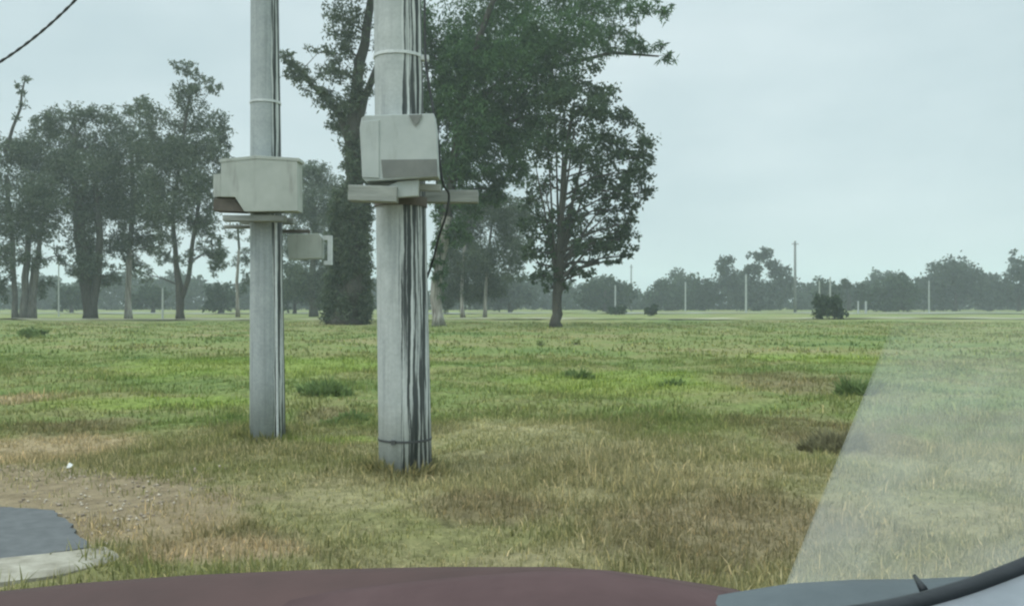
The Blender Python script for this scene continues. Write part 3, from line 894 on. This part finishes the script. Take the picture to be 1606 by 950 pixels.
far_tree('tall ragged far tree with sky gaps in its crown, left of the tallest far pole', 165, (1190, 489),
         [(1136, 415, 16, 18, .9), (1140, 442, 20, 14), (1196, 402, 24, 12), (1178, 422, 20, 14, .8), (1220, 420, 16, 18), (1160, 450, 24, 24), (1205, 458, 34, 22), (1235, 445, 18, 26), (1178, 470, 40, 18)], 'leaf_far_blue', seed=31)
far_tree('large smooth dome-shaped far tree near the right edge', 160, (1498, 489),
         [(1498, 425, 36, 22), (1472, 440, 30, 26), (1522, 438, 28, 24), (1495, 458, 48, 28), (1465, 470, 26, 18), (1535, 465, 22, 22)], 'leaf_far_blue', 17, seed=32)
far_tree('dark low spreading far tree left of the dome-shaped one', 150, (1388, 490),
         [(1390, 452, 30, 16), (1365, 466, 24, 20), (1412, 465, 24, 24), (1385, 476, 36, 14), (1405, 436, 12, 8, .7)], seed=33, dens=18)
far_tree('far tree cut by the right edge of the picture', 158, (1598, 489),
         [(1600, 420, 20, 18), (1585, 445, 22, 26), (1620, 440, 26, 36), (1592, 470, 30, 18), (1588, 402, 8, 10, .7)], 'leaf_far_blue', seed=34)
far_tree('low bluish far tree between the dome-shaped one and the right edge', 172, (1552, 488),
         [(1550, 445, 18, 16), (1565, 460, 20, 22), (1545, 468, 24, 18)], 'leaf_far_blue', seed=35)
far_tree('compact round dark far tree, first right of the lone broadleaf tree', 168, (1045, 488),
         [(1042, 452, 20, 14), (1030, 468, 18, 16), (1060, 466, 20, 18), (1045, 478, 30, 10)], seed=36, dens=18)
far_tree('low round far tree touching the ragged tall one on its left', 170, (1103, 488),
         [(1100, 450, 20, 14), (1112, 466, 20, 18), (1090, 470, 18, 16)], seed=37, dens=18)
far_tree('dark far tree partly hidden behind the lone broadleaf tree', 150, (948, 490),
         [(945, 450, 26, 16), (925, 465, 26, 20), (975, 462, 24, 20), (955, 476, 40, 12)], seed=38, dens=18)
far_tree('narrow far tree beside the pair of white posts', 150, (1292, 490),
         [(1290, 452, 14, 18), (1282, 472, 18, 18), (1305, 468, 16, 20), (1322, 448, 12, 14, .6)], seed=39, dens=18)
far_tree('rounded far bush-like tree behind the tall forked gum', 120, (345, 494),
         [(340, 458, 16, 14), (352, 470, 20, 20), (332, 478, 16, 14)], seed=40, dens=18)
far_tree('dense dark far tree between the poles, lower than the hazy gum', 115, (462, 494),
         [(462, 430, 22, 20), (480, 455, 28, 26), (450, 465, 22, 22), (505, 465, 24, 20)], seed=41, dens=18)
far_tree('dim far tree filling the gap right of the leftmost gum', 130, (112, 493),
         [(108, 462, 20, 14), (95, 474, 18, 14), (125, 472, 18, 14)], seed=42, dens=18)
far_tree('low dim far tree between the pale-trunked and forked gums', 130, (240, 493),
         [(238, 458, 18, 14), (225, 472, 18, 16), (255, 470, 18, 16)], seed=43, dens=18)
far_tree('dim bluish far tree right of the thin pale stems', 140, (800, 491),
         [(795, 450, 24, 18), (770, 462, 24, 20), (822, 462, 26, 18), (745, 466, 24, 20), (795, 475, 50, 12)], 'leaf_far_blue', seed=44)
far_tree('small thin-topped far tree between the narrow far tree and the dark spreading one', 168, (1332, 488),
         [(1330, 448, 14, 12, .6), (1325, 466, 16, 14), (1345, 470, 16, 12)], 'leaf_far_blue', seed=45)


def build_treeline():
    """The continuous far belt of trees and scrub behind everything, one uncountable mass."""
    g = np.random.default_rng(50)
    Ps = []
    for i in range(150):
        D = g.uniform(185, 215)
        px = -260 + i * (2130 / 150) + g.uniform(-8, 8)
        top = 445 + 8 * math.sin(px * 0.021) + 6 * math.sin(px * 0.057 + 1) + g.uniform(-6, 6)
        if px < 430: top -= 4
        x = X(px, D); zt = Zz(top, D)
        for z in np.arange(1.0, zt, 1.7):
            P, _ = clump_points((x + g.uniform(-1, 1), D + g.uniform(-2, 2), z), (2.6, 2.0, 1.6), 240, g, 10, 0.22)
            Ps.append(P)
    V, T = leaf_quads(np.concatenate(Ps), 0.75, 0.5, g, 0.2)
    tag(link_mesh('treeline', np_mesh('treeline', V, T), M['leaf_far']), 'hazy unbroken belt of far trees along the horizon', 'treeline', None, 'stuff')


build_treeline()

# ------------------------------------------------------------------ weeds and small shrubs in the field
def shrub(name, label, px, py, w, h, leaf, n, L, W, cat='weeds', group='weed clumps in the field', seed=1, stem=True):
    D = ground_dist(py); k = D / F
    g = np.random.default_rng(seed)
    b = Vector((X(px, D), D, float(height(X(px, D), D)) - 0.02))
    root = empty(name, b, label, cat, group)
    rs = random.getstate(); random.seed(seed)
    wood = MB()
    Ps = []
    for i in range(9):
        cx, cz = random.uniform(-.5, .5) * w * k, random.uniform(.25, .8) * h * k
        c = Vector((cx, random.uniform(-.4, .4) * w * k, cz))
        wood.tube([(cx * .2, 0, -.03), c * .5, c], [.012 + .004 * h * k, .008 + .003 * h * k, .004], 5, False)
        P, _ = clump_points(c, (w * k * .22, w * k * .22, h * k * .26), n // 9, g, 8, .3)
        P[:, 2] = np.maximum(P[:, 2], 0.0)
        Ps.append(P)
    wood.build('stem', M['bark_grey'], root)
    V, T = leaf_quads(np.concatenate(Ps), L, W, g, -0.4)
    link_mesh('foliage', np_mesh('foliage', V, T), M[leaf], root)
    random.setstate(rs)


SH = 'small shrubs on the far field'
shrub('shrub', 'small dark shrub in the field near the left edge, before the gums', 45, 531, 34, 16, 'weed_dark', 700, .12, .06, 'shrub', SH, 61)
shrub('shrub', 'tiny dark upright shrub between the round far tree and the lone broadleaf tree', 1020, 496, 14, 18, 'leaf_far', 600, .3, .18, 'shrub', SH, 62)
shrub('shrub', 'low dark shrub under the right side of the lone broadleaf tree', 968, 494, 26, 12, 'leaf_far', 600, .3, .18, 'shrub', SH, 63)
shrub('shrub', 'dark bush in front of the pair of white posts', 1305, 501, 46, 38, 'leaf_far', 1400, .3, .18, 'shrub', SH, 64)
WD = 'weed clumps in the field'
def tussock(label, px, py, w, h, n, seed, mat='weed_dark'):
    n = int(n * .6)
    """A low tussock of longer grass blades."""
    D = ground_dist(py); k = D / F
    g = np.random.default_rng(seed)
    c = np.array([X(px, D), D])
    a = g.random(n) * 2 * np.pi; r = np.sqrt(g.random(n)) * (0.75 + 0.35 * np.sin(a * 3 + seed) * np.sin(a * 5))
    bx = c[0] + np.cos(a) * r * w * k * .5; by = c[1] + np.sin(a) * r * w * k * .42
    hh = h * k * (1.05 - r ** 2 * .7) * (0.25 + 1.25 * g.random(n) ** 1.5) * (0.7 + 0.45 * np.sin(bx * 17 + seed) * np.sin(by * 13))
    la = a + g.normal(0, .8, n); ln = np.clip(0.25 + 0.6 * r + g.normal(0, .25, n), 0, 1.4)
    P = np.stack([bx, by, height(bx, by) - .01], -1)
    d = np.stack([np.cos(la) * np.sin(ln), np.sin(la) * np.sin(ln), np.cos(ln)], -1)
    sd_ = np.stack([-np.sin(g.random(n) * 7), np.cos(g.random(n) * 7), np.zeros(n)], -1) * (0.0013 * D * (0.6 + .8 * g.random(n)))[:, None]
    mid = P + d * (hh * .6)[:, None]; tip = mid + (d * [1.25, 1.25, .7]) * (hh * .45)[:, None]
    V = np.stack([P - sd_, P + sd_, mid + sd_ * .8, mid - sd_ * .8, tip], 1).reshape(-1, 3)
    b = np.arange(n) * 5
    T = np.concatenate([np.stack([b, b + 1, b + 2], -1), np.stack([b, b + 2, b + 3], -1), np.stack([b + 3, b + 2, b + 4], -1)])
    V = V - np.array([c[0], c[1], 0])
    o = link_mesh('grass_tussock', np_mesh('grass_tussock', V, T), M[mat]); o.location = (c[0], c[1], 0)
    tag(o, label, 'tussock', 'grass tussocks in the field')


tussock('broad dark green grass tussock between the two utility poles', 512, 622, 100, 24, 2200, 65)
tussock('dark tall grass tussock at the edge of the veiled glass', 1345, 622, 90, 30, 2000, 66)
tussock('brownish grass tussock beside the veiled glass, nearer than the dark tall one', 1305, 712, 120, 34, 2600, 67, 'weed_brown')
tussock('faint grass tussock in the middle field right of the lone broadleaf tree', 905, 595, 60, 18, 1000, 70)
tussock('small grass tussock in the open field near the picture centre right', 1055, 610, 44, 18, 800, 71)
tussock('low olive grass tussock just left behind the nearer utility pole', 545, 660, 110, 16, 1400, 72)
shrub('weed_clump', 'pale yellow-green weed sprig, left one before the lone broadleaf tree', 848, 543, 14, 12, 'weed_pale', 240, .07, .03, seed=68)
shrub('weed_clump', 'pale yellow-green weed sprig, right one before the lone broadleaf tree', 903, 540, 14, 12, 'weed_pale', 240, .07, .03, seed=69)

# ------------------------------------------------------------------ far posts and poles
POSTS = 'pale concrete posts across the far field'
post_px = [
    (92, 400, 497, 'tall thin pale post in the sky gap right of the leftmost gum', 1.5),
    (255, 452, 502, 'short pale post just left of the forked black trunk', 2.2),
    (374, 448, 496, 'slim pale post left of the farther utility pole', 1.6),
    (965, 447, 492, 'short white post under the right edge of the lone broadleaf tree', 1.8),
    (1075, 442, 488, 'slim pale post between the two round far trees', 1.6),
    (1170, 430, 490, 'white post in front of the ragged tall far tree', 2.2),
    (1285, 440, 494, 'left one of the two white posts behind the dark bush', 1.6),
    (1302, 434, 494, 'right one of the two white posts behind the dark bush', 1.8),
    (1346, 472, 492, 'left one of two short white posts before the dark spreading far tree', 2.0),
    (1358, 472, 492, 'right one of two short white posts before the dark spreading far tree', 2.2),
    (1457, 440, 490, 'pale post before the left side of the dome-shaped far tree', 1.6),
]
for px, t, b, lab, hw in post_px:
    D = ground_dist(b); k = D / F
    z = Zz(t, D)
    mb = MB(); mb.tube([(0, 0, -.2), (0, 0, z * .97), (0, 0, z)], [hw * k * .75, hw * k * .62, hw * k * .4], 8)
    o = mb.build('concrete_post', M['post'])
    o.location = (X(px, D), D, 0)
    tag(o, lab, 'post', POSTS)
FP = 'distant utility poles'
for px, t, b, lab, hw in ((1247, 378, 490, 'tallest far utility pole, right of the ragged tall far tree', 2.3),
                          (990, 415, 488, 'thin dark far utility pole right of the lone broadleaf tree', 1.3)):
    D = ground_dist(b); k = D / F; z = Zz(t, D)
    root = empty('utility_pole', (X(px, D), D, 0), lab, 'utility pole', FP)
    MB().tube([(0, 0, -.3), (0, 0, z)], [hw * k, hw * k * .7], 10).build('shaft', M['post_dark'], root, True)
    MB().box((0, -.1, z - .45), (1.0 if hw > 2 else .5, .09, .1)).build('crossarm', M['post_dark'], root)

# ------------------------------------------------------------------ the two near concrete poles
def shaft_tube(pts, n=40):
    mb = MB()
    fine = []
    for (a, ra), (b, rb) in zip(pts, pts[1:]):
        for t in np.linspace(0, 1, 6)[:-1]:
            fine.append((a.lerp(b, t), ra + (rb - ra) * t))
    fine.append(pts[-1])
    return mb.tube([p for p, _ in fine], [r for _, r in fine], n)


def ring(mb, c, r, h, t, n=40):
    """A flat strap round a pole."""
    vs, fs = [], []
    for z in (-h / 2, h / 2):
        for rr in (r, r + t):
            for k in range(n):
                a = 2 * math.pi * k / n
                vs.append((c[0] + math.cos(a) * rr, c[1] + math.sin(a) * rr, c[2] + z))
    for k in range(n):
        j = (k + 1) % n
        fs += [(k, j, n + j, n + k), (2 * n + k, 3 * n + k, 3 * n + j, 2 * n + j), (n + k, n + j, 3 * n + j, 3 * n + k), (k, 2 * n + k, 2 * n + j, j)]
    return mb.add(vs, fs)


def near_pole():
    D = 6.56; k = D / F
    base = Vector((X(636, D), D, float(height(X(636, D), D))))
    root = empty('utility_pole', base, 'nearer thick concrete utility pole with black rain streaks and a grey cabinet', 'utility pole', 'concrete utility poles beside the road')
    def P(px, py, dy=0.0): return Vector((X(px, D + dy), D + dy, Zz(py, D + dy))) - base
    axis = lambda z: Vector((X(636 - 13 * z / 3.5, D) - base.x, 0, z))
    rad = lambda z: (41.5 - 4.6 * z / 3.5) * k
    shaft_tube([(axis(-.25), rad(-.25)), (axis(3.5), rad(3.5)), (axis(8.4), rad(8.4))]).build('shaft', M['pole_a'], root, True)
    mb = MB(); z = Zz(91, D) - base.z
    ring(mb, axis(z), rad(z) - .001, .022, .008); mb.box(axis(z) + Vector((rad(z) + .02, -.03, -.01)), (.06, .05, .035))
    mb.build('strap', M['steel'], root)
    mb = MB(); z = Zz(687, D) - base.z
    ring(mb, axis(z), rad(z) - .001, .016, .006); mb.box(axis(z) + Vector((-.06, -rad(z) - .006, 0)), (.03, .03, .03))
    mb.build('strap', M['iron'], root)
    # cabinet: shell with a lid lip, dark strip painted low in front as underside shade, rounded left cheek
    fd = D - .36                     # distance of the cabinet's front
    def Q(px, py): return (X(px, fd) - base.x, Zz(py, fd) - base.z)
    fy = -.36
    cab = MB().prism([Q(572, 284), Q(567, 278), Q(563, 200), Q(566, 184), Q(572, 180), Q(680, 177), Q(684, 205), Q(687, 277)], fy + .02, -.17)
    cab_o = cab.build('cabinet', M['cabinet'], root, False, .006)
    MB().prism([Q(600, 279), Q(597, 250), Q(685, 249), Q(686, 276)], fy + .0165, fy + .024).build('underside_shade', M['shade_stain'], cab_o)
    MB().prism([Q(641, 180), Q(662, 179), Q(657, 190), Q(651, 197), Q(646, 190)], fy + .009, fy + .016).build('stained_flap', M['shade_stain'], cab_o)
    MB().prism([Q(568, 278), Q(566, 190), Q(594, 187), Q(594, 279)], fy + .012, fy + .03).build('side_panel', M['cabinet'], cab_o, False, .004)
    # platform timbers under the cabinet
    zt = Zz(302, fd) - base.z
    rot = Vector((0, 0, 1)).rotation_difference(Vector((0.035, 0, 1)).normalized()).to_matrix()
    def timber(px0, px1, py, y, dpt, h, r=None):
        d = D + y
        c = ((X(px0, d) + X(px1, d)) / 2 - base.x, y, Zz(py, d) - base.z)
        MB().box(c, ((px1 - px0) / F * d, dpt, h), r).build('crossarm', M['timber'], root, False, .008)
    timber(548, 624, 305, -.30, .13, .11, rot)
    timber(578, 692, 293, -.235, .045, .05, rot)
    timber(588, 750, 309, .245, .10, .095)
    MB().prism([Q(596, 296), Q(622, 283), Q(656, 280), Q(655, 306), Q(600, 310)], fy + .05, fy + .11).build('bracket', M['cabinet'], root, False, .005)
    mb = MB(); ring(mb, axis(zt - .03), rad(zt) - .001, .07, .012); mb.build('collar', M['rust'], root)
    # power cable down the right side
    pts = [P(664, -260, -.10), P(666, 20, -.16), P(668, 100, -.18), P(679, 170, -.2), P(687, 230, -.22), P(694, 285, -.2), P(704, 305, -.15), P(700, 335, -.12), P(688, 372, -.02), P(680, 405, .08), P(668, 440, .2)]
    sm = []
    for i in range(len(pts) - 1):
        a, b, c, d = pts[max(i - 1, 0)], pts[i], pts[i + 1], pts[min(i + 2, len(pts) - 1)]
        for t in np.linspace(0, 1, 6)[:-1]:
            sm.append(.5 * ((2 * b) + (c - a) * t + (2 * a - 5 * b + 4 * c - d) * t * t + (-a + 3 * b - 3 * c + d) * t ** 3))
    MB().tube(sm, .0095, 8).build('cable', M['cable'], root, True)


def left_pole():
    D = 8.16; k = D / F
    base = Vector((X(420, D), D, float(height(X(420, D), D))))
    root = empty('utility_pole', base, 'farther slimmer concrete utility pole with a beige stepped cabinet', 'utility pole', 'concrete utility poles beside the road')
    axis = lambda z: Vector((X(420 - 5 * z / 4, D) - base.x, 0, z))
    rad = lambda z: (27.5 - 6.0 * z / 4) * k if z < 4 else (21.5 - 3 * (z - 4) / 4) * k
    shaft_tube([(axis(-.25), rad(-.25)), (axis(4), rad(4)), (axis(8.2), rad(8.2))]).build('shaft', M['pole_b'], root, True)
    mb = MB(); z = Zz(162, D) - base.z
    ring(mb, axis(z), rad(z) - .001, .02, .008); mb.build('strap', M['steel'], root)
    fd = D - .32; fy = -.32
    def Q(px, py): return (X(px, fd) - base.x, Zz(py, fd) - base.z)
    cab = MB().prism([Q(383, 332), Q(368, 309), Q(346, 309), Q(346, 249), Q(400, 246), Q(466, 250), Q(467, 331)], fy, -.13).build('cabinet', M['cabinet_old'], root, False, .006)
    MB().prism([Q(333, 309), Q(333, 273), Q(345, 272), Q(345, 308)], fy + .02, -.14).build('side_box', M['cabinet_old'], cab, False, .004)
    MB().prism([Q(344, 250), Q(402, 244), Q(469, 248), Q(469, 253), Q(402, 249), Q(344, 255)], fy - .004, -.12).build('lid', M['cabinet_old'], cab, False, .002)
    MB().prism([Q(332, 330), Q(333, 311), Q(367, 311), Q(381, 332)], fy + .03, -.12).build('underbox', M['rust'], cab, False, .004)
    def timber(px0, px1, py, y, dpt, h):
        d = D + y
        MB().box(((X(px0, d) + X(px1, d)) / 2 - base.x, y, Zz(py, d) - base.z), ((px1 - px0) / F * d, dpt, h)).build('crossarm', M['timber'], root, False, .008)
    timber(352, 448, 343, -.22, .11, .055)
    timber(380, 462, 347, .19, .11, .06)
    timber(352, 394, 356, .02, .06, .03)
    # small junction box held out to the right on an angle bracket
    jd = .12; d = D + jd
    def J(px, py): return (X(px, d) - base.x, Zz(py, d) - base.z)
    jb = MB().prism([J(452, 407), J(450, 368), J(500, 366), J(504, 372), J(504, 405)], jd, jd + .13).build('junction_box', M['cabinet_old'], root, False, .005)
    MB().prism([J(505, 369), J(519, 369), J(519, 415), J(507, 415), J(507, 409), J(513, 409), J(513, 376), J(505, 376)], jd + .02, jd + .08).build('bracket', M['steel'], root)
    MB().box((X(440, d) - base.x, jd + .06, Zz(362, d) - base.z), (.52, .05, .03)).build('crossarm', M['rust'], root)
    # thin conduit pipe up the right flank
    MB().tube([axis(0) + Vector((rad(0) * .75, -rad(0) * .7, 0)), axis(2.0) + Vector((rad(2) * .78, -rad(2) * .7, 0))], .011, 8).build('conduit', M['steel'], root)


near_pole()
left_pole()


def build_wire():
    """Twisted service cable running from the farther pole's top down to the left."""
    sm = []                          # a hanging curve between the pole top and a pole off to the left
    for px in np.linspace(409, -760, 520):
        py = 97 - 0.62 * px - 0.0017 * px * px
        sm.append(at(px, py, 8.3 + (409 - px) / 1169 * 3.2))
    mb = MB()
    for ph in (0, math.pi):
        s, out = 0, []
        for i, p in enumerate(sm):
            if i: s += (p - sm[i - 1]).length
            w = s / 0.24 * 2 * math.pi + ph
            out.append(p + Vector((math.cos(w) * .006, math.sin(w) * .008, math.cos(w) * .009)))
        mb.tube(out, .0095, 6)
    tag(mb.build('overhead_cable', M['cable'], None, True), 'black twisted overhead cable crossing the top left corner of the sky', 'cable')


build_wire()

# scrap of paper on the verge
D = ground_dist(737)
mb = MB(); mb.add([(-.02, -.012, 0), (.018, -.014, .008), (.022, .012, .022), (-.014, .014, .03), (0, 0, .04), (0, 0, -.004)], [(0, 1, 4), (1, 2, 4), (2, 3, 4), (3, 0, 4), (1, 0, 5), (2, 1, 5), (3, 2, 5), (0, 3, 5)])
o = mb.build('paper_scrap', M['paper']); o.location = (X(109, D), D, float(height(X(109, D), D)) + .03)
tag(o, 'tiny white crumpled paper scrap on the grass left of the poles', 'litter')

# ------------------------------------------------------------------ the car we look out of
def build_car():
    root = empty('car', (0, 0.2, 0), 'inside of a parked car along the bottom edge: solid maroon reflection strip, glass with a painted pale veil', 'car')
    off = Vector((0, 0.2, 0))
    def up(px, py, d): return at(px, py, d) - off
    # dashboard: solid stand-in for a windscreen reflection, rolled back edge and flat top
    prof = [(-700, 955), (-200, 935), (0, 926), (130, 913), (300, 901), (500, 892), (700, 888), (870, 888), (960, 894), (1060, 908), (1150, 922), (1230, 945)]
    def sheet(prof, d0, name, mat, parent, shift=0.0, drop=.3):
        mb = MB(); vs, fs = [], []
        rows = [(.03, -.10), (.022, -.03), (.012, -.008), (0, 0), (-.02, .0015), (-.06, -.001), (-.14, -.008), (-.35, -.02), (-.36, -.25)]
        for px, py in prof:
            b = up(px, py, d0)
            for dy, dz in rows: vs.append((b.x, b.y + dy, b.z + dz + shift))
        n = len(rows)
        for i in range(len(prof) - 1):
            for j in range(n - 1):
                a = i * n + j; fs.append((a, a + 1, a + n + 1, a + n))
        fs += [tuple(range(n)), tuple((len(prof) - 1) * n + j for j in range(n - 1, -1, -1))]
        return mb.add(vs, fs).build(name, mat, parent, True)
    def fine(p):
        out = []
        for (x0, y0), (x1, y1) in zip(p, p[1:]):
            for t in (0, .25, .5, .75): out.append((x0 + (x1 - x0) * t, y0 + (y1 - y0) * t))
        return out + [p[-1]]
    dash_refl = sheet(fine(prof), .86, 'dash_reflection', M['dash_refl'], root)
    sheet(fine([(340, 952), (500, 934), (680, 914), (840, 902), (930, 900), (1040, 915), (1140, 935)]), .80, 'dash_reflection_light', M['dash_reflection_light'], dash_refl, .004)  # paler tone of the reflection, built as a second solid sheet
    sheet(fine([(1000, 957), (1070, 943), (1150, 928), (1240, 914), (1340, 908), (1440, 907), (1520, 903), (1700, 898)]), .78, 'window_ledge', M['ledge'], root)
    # rubber seal sweeping up to the right, pale trim under it
    pts = [up(px, py, d) for px, py, d in ((1180, 985, .62), (1300, 968, .64), (1400, 952, .66), (1480, 932, .67), (1550, 909, .68), (1640, 872, .69), (1800, 790, .70))]
    sm = []
    for i in range(len(pts) - 1):
        a, b, c, d = pts[max(i - 1, 0)], pts[i], pts[i + 1], pts[min(i + 2, len(pts) - 1)]
        for t in np.linspace(0, 1, 7)[:-1]:
            sm.append(.5 * ((2 * b) + (c - a) * t + (2 * a - 5 * b + 4 * c - d) * t * t + (-a + 3 * b - 3 * c + d) * t ** 3))
    MB().tube(sm, .0065, 12).build('window_seal', M['rubber'], root, True)
    mb = MB(); vs, fs = [], []
    for p in sm: vs += [p + Vector((0, -.004, -.002)), p + Vector((.004, -.03, -.012)), p + Vector((.01, -.2, -.05)), p + Vector((.01, -.2, -.4)), p + Vector((0, .01, -.4)), p + Vector((0, .008, -.006))]
    for i in range(len(sm) - 1):
        for j in range(6): fs.append((i * 6 + j, i * 6 + (j + 1) % 6, (i + 1) * 6 + (j + 1) % 6, (i + 1) * 6 + j))
    fs += [tuple(range(6)), tuple((len(sm) - 1) * 6 + j for j in range(5, -1, -1))]
    mb.add(vs, fs).build('door_panel', M['panel'], root, True)
    MB().tube([up(1434, 902, .74), up(1448, 924, .69)], [.0015, .0035], 8).build('wiper_tip', M['rubber'], root, True)
    # added leaning pane, cut to the outline of the pale reflection veil
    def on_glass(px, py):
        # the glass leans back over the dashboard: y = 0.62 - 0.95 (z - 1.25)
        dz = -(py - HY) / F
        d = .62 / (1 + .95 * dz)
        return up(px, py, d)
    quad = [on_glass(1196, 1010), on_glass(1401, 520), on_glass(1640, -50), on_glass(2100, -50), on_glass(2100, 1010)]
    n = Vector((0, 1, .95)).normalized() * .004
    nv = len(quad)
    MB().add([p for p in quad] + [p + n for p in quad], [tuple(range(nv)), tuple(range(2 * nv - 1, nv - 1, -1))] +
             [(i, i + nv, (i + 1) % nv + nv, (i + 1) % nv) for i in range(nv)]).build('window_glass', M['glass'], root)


build_car()

# ------------------------------------------------------------------ haze
def build_haze():
    m, nt, nd, lk, out = new_mat('damp air')
    v = N(nt, 'ShaderNodeVolumePrincipled')
    v.inputs['Color'].default_value = (0.86, 0.96, 0.97, 1)
    v.inputs['Density'].default_value = 0.0012
    v.inputs['Anisotropy'].default_value = 0.0
    lk.new(v.outputs['Volume'], out.inputs['Volume'])
    o = MB().box((0, 0, 15.5), (1700, 1700, 35)).build('haze', m)
    tag(o, 'thin damp haze over the whole field', 'haze', None, 'stuff')


build_haze()
